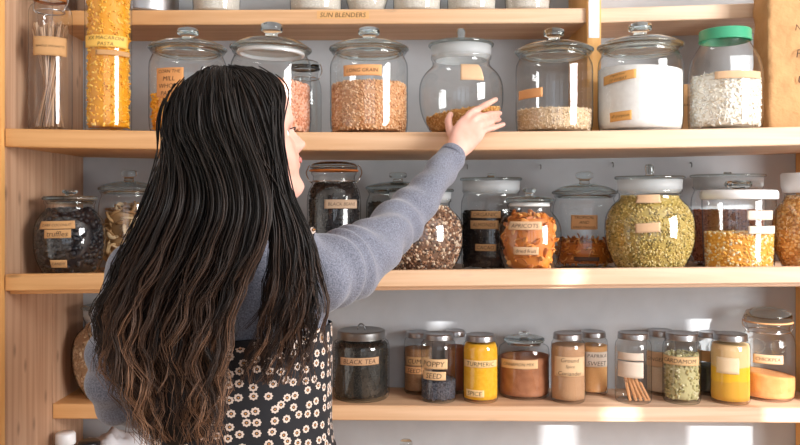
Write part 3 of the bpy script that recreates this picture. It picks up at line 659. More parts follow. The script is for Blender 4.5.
powder('cocoa', 'reddish brown cocoa powder in the wide glass lidded jar', 'cocoa', j, 358, powder_mat('cocoa_br', [srgb(158, 100, 68), srgb(182, 122, 86)], 40), slope=.04)
label(j, 502.5, 537, 360, 369, 'CINNAMON MIX', plain('peach_tape', (1, 1, 1, 1)), tilt=.003)
j = spice(551, 585, FR, 'steel lidded spice jar of light brown spice with a three line label', 331, 340)
powder('light_brown_spice', 'light brown ground spice in the jar with a three line label', 'spice', j, 346, powder_mat('spice_tan', [srgb(184, 140, 104), srgb(204, 160, 122)])); label(j, 555.5, 583, 357, 376.5, 'Ground|Spice|Coriander', plain('pale_tan_tape', srgb(222, 188, 148), .85))
j = spice(579, 607.5, B, 'steel lidded spice jar of orange and cream powder behind the light brown one', 329.5, 338)
powder('orange_spice', 'orange ground spice in the back jar with a cream label', 'spice', j, 346, powder_mat('spice_orange', [srgb(228, 160, 92), srgb(240, 190, 134)])); label(j, 586, 606, 352, 367, 'PAPRIKA|SWEET', M_tape_white)
CJ = j = spice(615.5, 651, FR, 'steel lidded spice jar holding cinnamon sticks', 330.5, 339.5)
label(j, 619, 642.5, 353, 360.5, None, M_tape_white); label(j, 619, 642.5, 362, 378, None, M_tape_white)
M_cin = plain('cinnamon_bark', srgb(206, 146, 98), .7, bump=.3, bscale=200, var=.12)
t = np.linspace(-2.5, 2.4, 22); rs = .0040 + .0011 * np.abs(t) / 2.5
for i, (ax, lx) in enumerate([(-.020, .012), (-.007, .024), (.006, .028), (.019, .030), (.030, .026), (-.012, .018), (.006, .022), (.022, .020)]):
    yy = -.022 if i < 5 else .006
    ax *= .95; h = .050 + .006 * ((i * 7) % 4); n = 10; V = []; Fc = []
    for q in range(n + 1):
        w_ = q / n; cx = ax - lx * (w_ - .3) * 1.0; lim = j.R - .008; cy = yy - .004 * w_
        d = math.hypot(cx, cy); 
        if d > lim: cx, cy = cx * lim / d, cy * lim / d
        for (r_, s_) in ((1, 1), (.7, 1)):
            for k in range(22): V.append((cx + rs[k] * r_ * math.cos(t[k]), cy + rs[k] * r_ * math.sin(t[k]), .006 + h * w_))
    for q in range(n):
        for ly in (0, 22):
            for k in range(21): Fc.append((q * 44 + ly + k, q * 44 + ly + k + 1, (q + 1) * 44 + ly + k + 1, (q + 1) * 44 + ly + k))
        for k in (0, 21): Fc.append((q * 44 + k, q * 44 + 22 + k, (q + 1) * 44 + 22 + k, (q + 1) * 44 + k))
    for q in (0, n):
        for k in range(21): Fc.append((q * 44 + k, q * 44 + k + 1, q * 44 + 22 + k + 1, q * 44 + 22 + k))
    tag(mesh_obj('cinnamon_stick', V, Fc, M_cin, loc=(j.X, j.Y, j.z)), 'rolled brown cinnamon stick standing in its spice jar', 'cinnamon', 'cinnamon sticks in the spice jar')
j = spice(647, 675, B, 'steel lidded spice jar of pale powder between the cinnamon and the green pods', 328, 337)
powder('pale_spice', 'pale beige ground spice in the back jar beside the cinnamon', 'spice', j, 366, powder_mat('spice_pale', [srgb(204, 180, 152), srgb(220, 198, 172)])); label(j, 648, 666, 352, 367, 'GINGER', M_kraft_pale)
j = spice(663.5, 700, FR, 'steel lidded spice jar of green cardamom pods', 331, 340.5)
grains('cardamom_pods', 'pale green cardamom pods in their spice jar', 'spice', j, 356, 'oval', .0062, grains_mat('cardamom', [srgb(168, 160, 108), srgb(196, 186, 138), srgb(140, 132, 84), srgb(212, 204, 166), srgb(184, 168, 112)], .6), 520)
label(j, 664.5, 697, 357, 365.5, 'CARDAMOM', plain('see_through_tan', srgb(222, 186, 138), .8))
j = spice(697, 724, B, 'steel lidded spice jar of nearly black spice behind the green pods', 330, 338)
powder('black_spice', 'black ground spice in the back jar right of the green pods', 'spice', j, 366, powder_mat('spice_black', [srgb(44, 46, 44), srgb(60, 60, 56)])); label(j, 699, 716, 351, 362, None, M_kraft)
j = spice(711.5, 749, FR, 'steel lidded spice jar layered in pale orange and deep yellow', 331.5, 341)
m, nt, N, L, b = new_mat('layered_curry'); tc = N.new('ShaderNodeTexCoord'); sx = N.new('ShaderNodeSeparateXYZ'); L.new(tc.outputs['Object'], sx.inputs[0])
nz = N.new('ShaderNodeTexNoise'); nz.inputs['Scale'].default_value = 40; ma = N.new('ShaderNodeMath'); ma.operation = 'MULTIPLY_ADD'; L.new(tc.outputs['Object'], nz.inputs['Vector'])
L.new(nz.outputs['Fac'], ma.inputs[0]); ma.inputs[1].default_value = .018; L.new(sx.outputs['Z'], ma.inputs[2])
zz = .085; r_ = ramp(N, [(.0, srgb(238, 176, 60)), (.40, srgb(236, 178, 62)), (.42, srgb(250, 196, 44)), (.62, srgb(250, 194, 48)), (.64, srgb(242, 206, 152))]); mm = N.new('ShaderNodeMath'); mm.operation = 'DIVIDE'; mm.inputs[1].default_value = .17
L.new(ma.outputs[0], mm.inputs[0]); L.new(mm.outputs[0], r_.inputs['Fac']); L.new(r_.outputs['Color'], b.inputs['Base Color']); b.inputs['Roughness'].default_value = .9
powder('curry_powder', 'layered pale orange and yellow curry powder in its spice jar', 'spice', j, 345, m)
label(j, 718, 738, 358, 374, None, plain('faint_cream', srgb(244, 220, 184), .8))
j = jar(743, 793, 2.165, 322, S4, 'clip', 'large clip top jar half full of orange powder beside the right side panel'); lid_clip(j, 307, plain('pale_rubber', srgb(222, 168, 118), .5))
powder('orange_lentil_flour', 'smooth pale orange powder in the large clip top jar', 'flour', j, 375, powder_mat('flour_orange', [srgb(214, 142, 82), srgb(226, 160, 100)], 40), slope=-.13)
label(j, 755, 781, 355, 364, 'CHICKPEA', M_kraft_pale)
# the raised mark moulded into the glass: two rings side by side
for dx in (-9, 9):
    a = np.linspace(0, 2 * PI, 30); th = [j.face + math.asin(((768 + dx + 6.5 * math.cos(q)) - j.xc) / j.Rpx) for q in a]; zc = PZ(347, j.Y - j.R) - j.z
    rr = j.R + .0006; mesh_obj('moulded_ring', *sweep(np.array([(rr * math.cos(h), rr * math.sin(h), zc + .018 * math.sin(q)) for h, q in zip(th, a)]), .0011, 6), M_glass2, j.o)

# ================================================================== below: tops of things on the bottom shelf
def bottle(px, ytop, Y, R, lab, capmat, bodymat, caph=.03):
    X = PX(px, Y); z = S5(X) + .0006; H = PZ(ytop, Y) - z - caph
    o = mesh_obj('bottle', *lathe([(0, .003), (R * .9, .003), (R, .008), (R, H * .72), (R * .9, H * .84), (R * .5, H * .94), (R * .46, H), (0, H)], 32), bodymat, loc=(X, Y, z))
    mesh_obj('cap', *lathe([(0, 0), (R * .62, 0), (R * .64, .003), (R * .62, caph - .004), (R * .54, caph), (0, caph)], 32), capmat, o, loc=(0, 0, H + .0004)); return tag(o, lab, 'bottle')
M_clear_pl = plain('milky_bottle', srgb(226, 226, 224), .4)
bottle(65.5, 432.5, 2.03, .040, 'white capped bottle at the bottom left beside the side panel', M_white_plastic, M_clear_pl)
bottle(89, 441, 1.92, .043, 'black capped bottle at the bottom left in front of the plastic bag', plain('black_plastic', srgb(24, 24, 28), .35), M_clear_pl)
V, Fc = ball((0, 0, 0), (1, 1, 1), 4)
n1 = np.array([math.sin(9 * v[0] + 3 * v[2]) + math.sin(11 * v[2] - 7 * v[1]) + .8 * math.sin(17 * v[0] + 13 * v[1]) for v in V])
V = V * np.array([.095, .07, .13]) * (1 + .07 * n1[:, None]); V[:, 2] = np.maximum(V[:, 2], -.118)
bx = PX(116, 2.14); tag(mesh_obj('plastic_bag', V + [0, 0, .118], Fc, plain('thin_white_plastic', srgb(214, 216, 222), .3), loc=(bx, 2.14, S5(bx) + .0008)), 'crumpled white plastic bag of goods at the bottom left under the elbow', 'bag').scale.z = .98 * (PZ(430, 2.14) - .601) / .25
j = jar(374, 438, 2.0, 462, S5, 'straight', 'glass jar on the bottom shelf with only its lid knob showing in the photo'); lid_knob(j, 439.5, k=.2)
powder('rice_flour', 'pale flour in the jar on the bottom shelf', 'flour', j, 520, M_oat)

# small hooks screwed into the wall under the upper deep shelf
for k, (px, py) in enumerate([(467, 165), (540, 165), (612, 163), (690, 163)]):
    c = P(px, py, YB); mbh = MB(); mbh.add(*sweep(smooth_path([c + Vector((0, -.001, 0)), c + Vector((0, -.010, 0)), c + Vector((0, -.015, -.006)), c + Vector((0, -.010, -.012))], 12), .0017, 8))
    tag(mbh.build('wall_hook', M_dark_metal), 'small dark hook in the grey wall under the upper shelf', 'hook', 'small hooks in the wall')

# ================================================================== the person
def remeshed(name, mb, voxel, smooth_n, mat, parent=None, loc=None):
    t = mb.build('tmp', None); md = t.modifiers.new('r', 'REMESH'); md.mode = 'VOXEL'; md.voxel_size = voxel
    if smooth_n: sm = t.modifiers.new('s', 'SMOOTH'); sm.factor = .5; sm.iterations = smooth_n
    me = bpy.data.meshes.new_from_object(t.evaluated_get(bpy.context.evaluated_depsgraph_get())); bpy.data.objects.remove(t)
    me.name = name; me.polygons.foreach_set('use_smooth', [True] * len(me.polygons)); me.materials.clear(); me.materials.append(mat)
    o = bpy.data.objects.new(name, me); COL.objects.link(o)
    if parent: o.parent = parent
    return o
yaw, pit = math.radians(24), math.radians(13)
HF = np.array([math.cos(pit) * math.cos(yaw), math.cos(pit) * math.sin(yaw), math.sin(pit)]); HS = np.array([math.sin(yaw), -math.cos(yaw), 0]); HU = np.cross(HS, HF)
HC = np.array([-.243, 1.302, 1.518])
def hl(f, s, u): return HC + HF * f + HS * s + HU * (u - .11) * 1.06
def head():
    us = [0, .006, .018, .034, .046, .058, .072, .084, .098, .112, .130, .148, .165, .183, .198, .210, .218, .2225]
    fr = [.045, .068, .079, .079, .077, .081, .082, .081, .080, .0785, .087, .0885, .087, .079, .067, .051, .032, .0]
    bk = [.0, -.005, -.012, -.024, -.040, -.056, -.072, -.082, -.090, -.095, -.098, -.099, -.096, -.087, -.073, -.055, -.034, .0]
    ww = [.020, .032, .043, .052, .057, .061, .064, .066, .068, .070, .072, .074, .073, .066, .056, .042, .026, .0]
    n = 64; u2 = np.linspace(0, .2225, 74); g = lambda a: np.interp(u2, us, a); f_, b_, w_ = g(fr), g(bk), g(ww); k = np.ones(5) / 5
    sm = lambda a: np.concatenate([a[:2], np.convolve(a, k, 'valid'), a[-2:]]); f_, b_, w_ = sm(f_), sm(b_), sm(w_); V = []
    ga = lambda x, m, s: math.exp(-((x - m) / s) ** 2)
    for u, fa, ba, wa in zip(u2, f_, b_, w_):
        for i in range(n):
            a = 2 * PI * i / n; c, s = math.cos(a), math.sin(a); mid = (fa + ba) / 2 if fa < .03 else 0
            if c > 0: f = fa * c ** .8; sd = wa * (abs(s) ** .92) * (1 if s > 0 else -1)
            else: f = -abs(ba) * abs(c) ** .95 if ba < 0 else 0; sd = wa * (abs(s) ** .95) * (1 if s > 0 else -1)
            if c > 0:
                nz = 0
                if .078 < u < .125: q = (u - .090); nz = (.0265 * (math.exp(-(q / .011) ** 2) if q < 0 else max(0, 1 - q / .036) ** .9)) * ga(sd, 0, .0105)
                nz += .0045 * ga(u, .089, .006) * (ga(sd, .0125, .005) + ga(sd, -.0125, .005))
                nz += .0065 * ga(u, .0715, .0055) * ga(sd, 0, .018) + .0065 * ga(u, .0585, .0055) * ga(sd, 0, .016) - .0035 * ga(u, .0655, .0022) * ga(sd, 0, .018)
                nz += .006 * ga(u, .024, .012) * ga(sd, 0, .020) - .010 * ga(u, .113, .011) * (ga(sd, .031, .013) + ga(sd, -.031, .013)) + .003 * ga(u, .13, .006) * (ga(sd, .028, .018) + ga(sd, -.028, .018))
                f += nz
            V.append(hl(f, sd, u))
    m = len(u2); Fc = [(i * n + k_, i * n + (k_ + 1) % n, (i + 1) * n + (k_ + 1) % n, (i + 1) * n + k_) for i in range(m - 1) for k_ in range(n)]
    Fc.append(tuple(range(n))[::-1]); Fc.append(tuple((m - 1) * n + i for i in range(n))); return np.array(V), Fc
SIDE = (math.cos(.14), math.sin(.14), 0)
TORSO = [(.86, -.250, 1.365, .165, .115), (.93, -.250, 1.365, .168, .118), (1.02, -.252, 1.355, .140, .098), (1.08, -.253, 1.350, .132, .092), (1.16, -.255, 1.345, .138, .098), (1.24, -.257, 1.342, .150, .104), (1.30, -.260, 1.340, .160, .098), (1.345, -.262, 1.338, .140, .080), (1.375, -.262, 1.336, .085, .062)]
def torso(grow=0, z0=0, z1=9, n=40):
    t = np.array([q for q in TORSO if z0 <= q[0] <= z1]); t = smooth_path(t, n); return sweep(t[:, [1, 2, 0]], t[:, 3:5] + grow, 40, side=SIDE)
RARM = np.array([(*P(290, 268, 1.325), .062), (*P(318, 273, 1.335), .067), (*P(347, 264.5, 1.395), .0625), (*P(378, 242, 1.48), .053), (*P(404, 217, 1.565), .0445), (*P(434, 181, 1.66), .037), (*P(454, 153, 1.722), .0275)])
LARM = np.array([(-.375, 1.315, 1.315, .060), (-.425, 1.320, 1.285, .060), (-.465, 1.350, 1.18, .053), (-.487, 1.395, 1.075, .048), (-.46, 1.46, 1.052, .046), (-.39, 1.56, 1.085, .038), (-.34, 1.63, 1.11, .029)])
def arm(A, shrink, extra=None):
    a = A.copy(); a = np.vstack([a, extra]) if extra is not None else a
    s = smooth_path(a, 60); return sweep(s[:, :3], np.maximum(.018, s[:, 3] - shrink), 20)
def finger(mb, pts, r0, r1):
    s = smooth_path(np.array([tuple(p) for p in pts]), 16); rr = np.linspace(r0, r1, 16); rr[-1] *= .8
    bump = 1 + .06 * np.cos(np.linspace(0, 3 * 2 * PI, 16)); mb.add(*sweep(s, rr * bump, 10)); mb.add(*ball(s[-1], r1 * .98, 2)); mb.add(*ball(s[0], r0 * 1.02, 2))
body = MB(); body.add(*head()); body.add(*torso(-.006, 0, 9))
nk = smooth_path([(-.262, 1.338, 1.33), (-.258, 1.335, 1.39), tuple(hl(-.022, 0, .02)), tuple(hl(-.02, 0, .07))], 16); body.add(*sweep(nk, np.stack([np.linspace(.064, .050, 16), np.linspace(.060, .052, 16)], 1), 24, side=SIDE))
WR = P(457, 149.5, 1.728)
body.add(*arm(RARM, .012)); body.add(*arm(LARM, .012))
for A in (RARM, LARM): pass
# right hand: palm, four fingers, thumb
K = [P(468.5, 115, 1.770), P(475, 118.5, 1.766), P(478.5, 125, 1.764), P(479.5, 132, 1.762)]
dirn = K[3] - K[0]
pal = smooth_path([tuple(P(450, 158, 1.713)), tuple(WR), tuple(P(465, 137, 1.748)), tuple(P(474, 124.5, 1.765))], 18)
wv = np.interp(np.linspace(0, 1, 18), [0, .3, .5, .8, 1], [.0245, .0245, .031, .036, .034]); tv = np.interp(np.linspace(0, 1, 18), [0, .3, .6, 1], [.019, .018, .0155, .011])
body.add(*sweep(pal, np.stack([wv, tv], 1), 20, side=tuple(dirn)))
finger(body, [P(463, 126, 1.756), K[0], P(480, 108, 1.790), P(489, 103, 1.820), P(495.5, 99.5, 1.850)], .0092, .0068)
finger(body, [P(467, 128, 1.755), K[1], P(485, 115.5, 1.786), P(493.5, 113.8, 1.818), P(499.5, 113.3, 1.858)], .0092, .0070)
finger(body, [P(470, 131, 1.754), K[2], P(488, 122.5, 1.784), P(494, 120.6, 1.812), P(499, 119.8, 1.846)], .0088, .0066)
finger(body, [P(470, 137, 1.752), K[3], P(488.5, 129.3, 1.774), P(496, 127, 1.79), P(503.5, 124.3, 1.812)], .0080, .0060)
finger(body, [P(458, 144, 1.738), P(452, 135, 1.750), P(449, 126, 1.768), P(448.5, 119.5, 1.788), P(450.5, 114.5, 1.808)], .0115, .0078)
# left hand, hanging relaxed in front of her
lw = np.array([-.33, 1.645, 1.115]); ld = np.array([.42, .88, .2]); ld /= np.linalg.norm(ld); lsd = np.cross(ld, (0, 0, 1)); lsd /= np.linalg.norm(lsd); lup = np.cross(lsd, ld)
pal = np.array([lw - ld * .03, lw, lw + ld * .04, lw + ld * .085]); body.add(*sweep(smooth_path(pal, 14), np.stack([np.interp(np.linspace(0, 1, 14), [0, .3, 1], [.024, .024, .037]), np.linspace(.018, .011, 14)], 1), 18, side=tuple(lsd)))
for i, (o_, L_) in enumerate(((-.027, .070), (-.009, .078), (.009, .072), (.026, .057))):
    b_ = lw + ld * .08 + lsd * o_; finger(body, [b_ - ld * .02, b_, b_ + ld * L_ * .5 - lup * .008, b_ + ld * L_ * .8 - lup * .022, b_ + ld * L_ * .92 - lup * .038], .0088, .0066)
b_ = lw + ld * .015 - lsd * .022; finger(body, [b_, b_ + ld * .025 - lsd * .018 - lup * .008, b_ + ld * .055 - lsd * .026 - lup * .016, b_ + ld * .078 - lsd * .022 - lup * .022], .0115, .0078)
# legs and feet
for s in (-1, 1):
    lx = -.250 + s * .085; lg = smooth_path([(lx, 1.37, .92, .085), (lx, 1.365, .72, .075), (lx + s * .005, 1.36, .48, .054), (lx + s * .008, 1.375, .33, .052), (lx + s * .01, 1.385, .10, .036), (lx + s * .01, 1.385, .055, .036)], 36)
    body.add(*sweep(lg[:, :3], lg[:, 3], 18)); ft = smooth_path([(lx + s * .01, 1.35, .045, .030), (lx + s * .012, 1.42, .040, .034), (lx + s * .02, 1.50, .030, .034), (lx + s * .022, 1.565, .022, .020)], 16); body.add(*sweep(ft[:, :3], np.stack([ft[:, 3], np.linspace(.038, .014, 16)], 1), 16, side=(1, 0, 0)))
for s in (-1, 1): body.add(*ball(hl(-.005, s * .071, .10), (.012, .014, .028), 3))
m_skin, nt, N, L, b = new_mat('skin'); b.inputs['Base Color'].default_value = srgb(232, 184, 168); b.inputs['Roughness'].default_value = .5
b.inputs['Subsurface Weight'].default_value = .12; b.inputs['Subsurface Radius'].default_value = (.012, .005, .003); b.inputs['Subsurface Scale'].default_value = .5
tc = N.new('ShaderNodeTexCoord'); nz = N.new('ShaderNodeTexNoise'); nz.inputs['Scale'].default_value = 22; L.new(tc.outputs['Object'], nz.inputs['Vector'])
r_ = ramp(N, [(.3, srgb(212, 154, 136)), (.65, srgb(226, 178, 162))]); L.new(nz.outputs['Fac'], r_.inputs['Fac']); L.new(r_.outputs['Color'], b.inputs['Base Color'])
person = remeshed('person', body, .003, 3, m_skin)
tag(person, 'person with long wavy dark hair, grey sweater and daisy dress, reaching for a jar', 'person')

# eyes, lashes, brows
m_eye = plain('eye_white', srgb(236, 232, 228), .2); m_iris = plain('iris_brown', srgb(70, 45, 30), .2); m_lash = plain('lash', srgb(28, 20, 18), .6)
for s in (-1, 1):
    e = mesh_obj('eye', *ball(hl(.0578, s * .031, .113), .0110, 3), m_eye, person); mesh_obj('iris', *ball(hl(.0664, s * .0315, .1135), (.0035, .0045, .0050), 2), m_iris, e)
    mesh_obj('eyelashes', *sweep(smooth_path([hl(.075, s * .020, .118), hl(.0815, s * .031, .1185), hl(.0785, s * .041, .1165), hl(.0745, s * .046, .115)], 14), .0011, 6), m_lash, person)
    mesh_obj('eyebrow', *sweep(smooth_path([hl(.0855, s * .014, .131), hl(.081, s * .03, .1355), hl(.0705, s * .046, .132)], 14), np.stack([np.full(14, .0008), np.full(14, .0016)], 1), 8), m_lash, person)
mesh_obj('lips', *sweep(smooth_path([hl(.0775, -.021, .0655), hl(.0862, -.009, .0668), hl(.0885, 0, .0662), hl(.0862, .009, .0668), hl(.0775, .021, .0655)], 20), np.stack([np.interp(np.linspace(0, 1, 20), [0, .5, 1], [.0015, .0062, .0015])] + [np.interp(np.linspace(0, 1, 20), [0, .5, 1], [.001, .0022, .001])], 1), 10, side=tuple(HU)), plain('lips_pink', srgb(206, 124, 116), .45), person)

# sweater: torso and both sleeves in one knitted piece
def sleeve(A, seed, ends):
    s = smooth_path(A, 150); p = s[:, :3]; r = s[:, 3]; q = np.linspace(0, 1, 150); V, Fc = sweep(p, r, 40, caps=True)
    n = 150; rs = np.random.default_rng(seed)
    for i in range(n):
        for k in range(40):
            a = 2 * PI * k / 40; v = V[i * 40 + k]; w = .0050 * math.sin(q[i] * 62 + 2.2 * math.sin(a + 1 + seed) + 1.5 * math.sin(q[i] * 17 + a)) * (.35 + .65 * math.exp(-((q[i] - .30) / .22) ** 2) + .5 * math.exp(-((q[i] - .62) / .12) ** 2))
            w += .003 * math.sin(2 * a + q[i] * 23); d = v - p[i]; V[i * 40 + k] = p[i] + d * (1 + w / (np.linalg.norm(d) + 1e-9) * (1 if .03 < q[i] < .985 else .2))
    return V, Fc
sw = MB(); sw.add(*torso(.004, .9, 1.40, 50)); sw.add(*sleeve(RARM, 1, 0)); sw.add(*sleeve(LARM, 4, 0))
ck = np.array(RARM[-1][:3]); 
m_sw, nt, N, L, b = new_mat('grey_marl_knit'); tc = N.new('ShaderNodeTexCoord'); nz = N.new('ShaderNodeTexNoise'); nz.inputs['Scale'].default_value = 420; nz.inputs['Detail'].default_value = 2; L.new(tc.outputs['Object'], nz.inputs['Vector'])
r_ = ramp(N, [(.30, srgb(84, 87, 100)), (.70, srgb(130, 133, 148))]); L.new(nz.outputs['Fac'], r_.inputs['Fac']); L.new(r_.outputs['Color'], b.inputs['Base Color']); b.inputs['Roughness'].default_value = .95; b.inputs['Sheen Weight'].default_value = .3
bp = N.new('ShaderNodeBump'); bp.inputs['Strength'].default_value = .35; bp.inputs['Distance'].default_value = .002; L.new(nz.outputs['Fac'], bp.inputs['Height']); L.new(bp.outputs['Normal'], b.inputs['Normal'])
sweater = remeshed('sweater', sw, .0042, 2, m_sw, person)
dq = np.array(RARM[-1][:3]) - np.array(RARM[-2][:3]); dq /= np.linalg.norm(dq); ce = np.array(RARM[-1][:3])
mesh_obj('cuff', *sweep(np.array([ce - dq * .016, ce - dq * .013, ce - dq * .002, ce + dq * .001]), np.array([.0285, .0300, .0292, .0275]), 24), m_sw, sweater)

# daisy print pinafore dress
m_dr, nt, N, L, b = new_mat('daisy_print'); uvn = N.new('ShaderNodeUVMap'); mp = N.new('ShaderNodeMapping'); mp.inputs['Scale'].default_value = (49, 49, 1); L.new(uvn.outputs[0], mp.inputs['Vector'])
vo = N.new('ShaderNodeTexVoronoi'); vo.voronoi_dimensions = '2D'; vo.inputs['Scale'].default_value = 1; vo.inputs['Randomness'].default_value = .55; L.new(mp.outputs[0], vo.inputs['Vector'])
su = N.new('ShaderNodeVectorMath'); su.operation = 'SUBTRACT'; L.new(mp.outputs[0], su.inputs[0]); L.new(vo.outputs['Position'], su.inputs[1])
sp = N.new('ShaderNodeSeparateXYZ'); L.new(su.outputs[0], sp.inputs[0]); at = N.new('ShaderNodeMath'); at.operation = 'ARCTAN2'; L.new(sp.outputs['Y'], at.inputs[0]); L.new(sp.outputs['X'], at.inputs[1])
def mth(op, a, b_=None, c=None):
    n = N.new('ShaderNodeMath'); n.operation = op
    for i, v in enumerate((a, b_, c)):
        if v is None: continue
        if isinstance(v, (int, float)): n.inputs[i].default_value = v
        else: L.new(v, n.inputs[i])
    return n.outputs[0]
pet = mth('MULTIPLY_ADD', mth('COSINE', mth('MULTIPLY', at.outputs[0], 8.0)), .03, .305)
inp = mth('LESS_THAN', vo.outputs['Distance'], pet); hole = mth('GREATER_THAN', vo.outputs['Distance'], .145); petal = mth('MULTIPLY', inp, hole); eyec = mth('LESS_THAN', vo.outputs['Distance'], .075)
m1 = N.new('ShaderNodeMix'); m1.data_type = 'RGBA'; m1.inputs[6].default_value = srgb(22, 22, 28); m1.inputs[7].default_value = srgb(208, 190, 178); L.new(petal, m1.inputs[0])
m2 = N.new('ShaderNodeMix'); m2.data_type = 'RGBA'; m2.inputs[7].default_value = srgb(178, 122, 66); L.new(m1.outputs[2], m2.inputs[6]); L.new(eyec, m2.inputs[0]); L.new(m2.outputs[2], b.inputs['Base Color']); b.inputs['Roughness'].default_value = .85
DR = smooth_path([(1.204, -.256, 1.343, .1555, .112), (1.16, -.256, 1.345, .1565, .112), (1.08, -.255, 1.348, .1545, .110), (1.00, -.254, 1.355, .158, .118), (.90, -.252, 1.365, .190, .142), (.75, -.252, 1.365, .215, .165), (.55, -.252, 1.365, .245, .195), (.42, -.252, 1.365, .262, .212)], 90)
V = []; UV = []; Fc = []; sg = 96; c_, s_ = math.cos(.14), math.sin(.14)
for lay in (0, 1):
    for (z, cx, cy, a_, b2) in DR:
        per = PI * (a_ + b2)
        for k in range(sg + 1):
            t_ = 2 * PI * k / sg + PI / 2; f_ = .0022 * math.sin(9 * t_ + z * 6) * min(1, max(.25, (1.25 - z) * 3)) + .004 * math.sin(5 * t_ + 2) * max(0, 1.0 - z) - lay * .0022
            lx, ly = (a_ + f_) * math.cos(t_), (b2 + f_) * math.sin(t_); zz = z + (.010 * max(0, math.cos(t_)) - .004 if z > 1.19 else 0)
            V.append((cx + lx * c_ - ly * s_, cy + lx * s_ + ly * c_, zz)); UV.append((k / sg * .86, z))
w = sg + 1; nr = len(DR)
for i in range(nr - 1):
    for k in range(sg):
        q = (i * w + k, (i + 1) * w + k, (i + 1) * w + k + 1, i * w + k + 1); Fc.append(q); Fc.append(tuple(nr * w + v for v in q[::-1]))
for k in range(sg):
    Fc.append((k, k + 1, nr * w + k + 1, nr * w + k)); e = (nr - 1) * w; Fc.append((e + k + 1, e + k, nr * w + e + k, nr * w + e + k + 1))
dress = mesh_obj('dress', V, Fc, m_dr, person, True, uv=UV)
for (sx, sgn) in ((-.165, 1), (-.345, -1)):                       # shoulder straps
    pts = smooth_path([(sx, 1.226, 1.19), (sx + sgn * .012, 1.2265, 1.25), (sx + sgn * .024, 1.238, 1.31), (sx + sgn * .026, 1.288, 1.358), (sx + sgn * .024, 1.345, 1.372), (sx + sgn * .01, 1.425, 1.30), (sx, 1.455, 1.20)], 40)
    V, Fc = sweep(pts, np.stack([np.full(40, .0125), np.full(40, .0022)], 1), 12, side=(1, 0, 0)); mesh_obj('strap', V, Fc, m_dr, dress, True, uv=np.stack([V[:, 0] + .012, V[:, 2]], 1))
for s in (-1, 1):
    lx = -.250 + s * .085; sh = smooth_path([(lx + s * .01, 1.335, .048, .034), (lx + s * .012, 1.40, .044, .040), (lx + s * .02, 1.49, .034, .041), (lx + s * .022, 1.575, .026, .024)], 18)
    mesh_obj('shoe', *sweep(sh[:, :3], np.stack([sh[:, 3], np.linspace(.046, .021, 18)], 1), 18, side=(1, 0, 0)), plain('black_leather', srgb(28, 26, 26), .4), person)

# ------------------------------------------------------------------ hair: wavy locks from a middle parting, falling down the back
EC, EA, ES, EU = .012, .105, .084, .109
def epos(az, el, k): return HC + HF * (EA * k * math.cos(el) * math.cos(az) - .006) + HS * (ES * k * math.cos(el) * math.sin(az)) + HU * (EU * k * math.sin(el) + EC)
ZL = [1.445, 1.412, 1.361, 1.269, 1.207, 1.115, 1.030]
LX = [-.376, -.390, -.418, -.476, -.494, -.464, -.412]; RX = [-.176, -.174, -.168, -.236, -.238, -.236, -.242]
LOCK = [277, 279, 295, 292, 285, 270, 262]
def clump(az_deg, el_deg, layer, hr):
    az = math.radians(az_deg); el0 = math.radians(el_deg); sg = 1 if az_deg >= 0 else -1; pts = []
    k = 1.0 + .075 * layer; n = 6; azt = az
    lim = math.radians(73 + 3 * hr.normal())
    for i in range(n):
        q = i / (n - 1); el = el0 + (min(el0 - .12, math.radians(3)) - el0) * q
        li = lim * (1 - .22 * max(0, math.sin(el)))
        if abs(az) < li: azt = az + (sg * li - az) * min(1, max(0, (math.radians(70) - el) / math.radians(60)))
        pts.append(epos(azt, el, k))
    a360 = math.degrees(azt) if azt > 0 else 360 + math.degrees(azt); far = a360 > 205; u = (205 - a360) / 128 if not far else .30 * (a360 - 205) / 78; u = min(1, max(0, u + hr.normal() * .03))
    Yb = 1.205 - .050 * layer - .01 * hr.random() + (.03 if far else 0)
    zend = 1.03 + .10 * hr.random() ** 2 + (.05 if u < .15 else 0)
    lock = u > .84
    if lock: zend = 1.08 + .20 * hr.random(); jit = hr.normal()
    for z, l, r, lk in zip(ZL, LX, RX, LOCK):
        if z < zend - .04: break
        if lock: x = PX(lk + 9 * jit * (1 + 6 * (1.361 - z)), 1.2); y = 1.212 - .02 * layer
        else:
            v = min(1, u / .84); v = v + .04 * hr.normal() * (1.4 - z); x = l + .022 + (r - l - .030) * v; y = Yb + max(0, .22 - v) * .32 * (1.45 - z) * 3
        pts.append(np.array([x, y, z]))
    return np.array(pts), lock
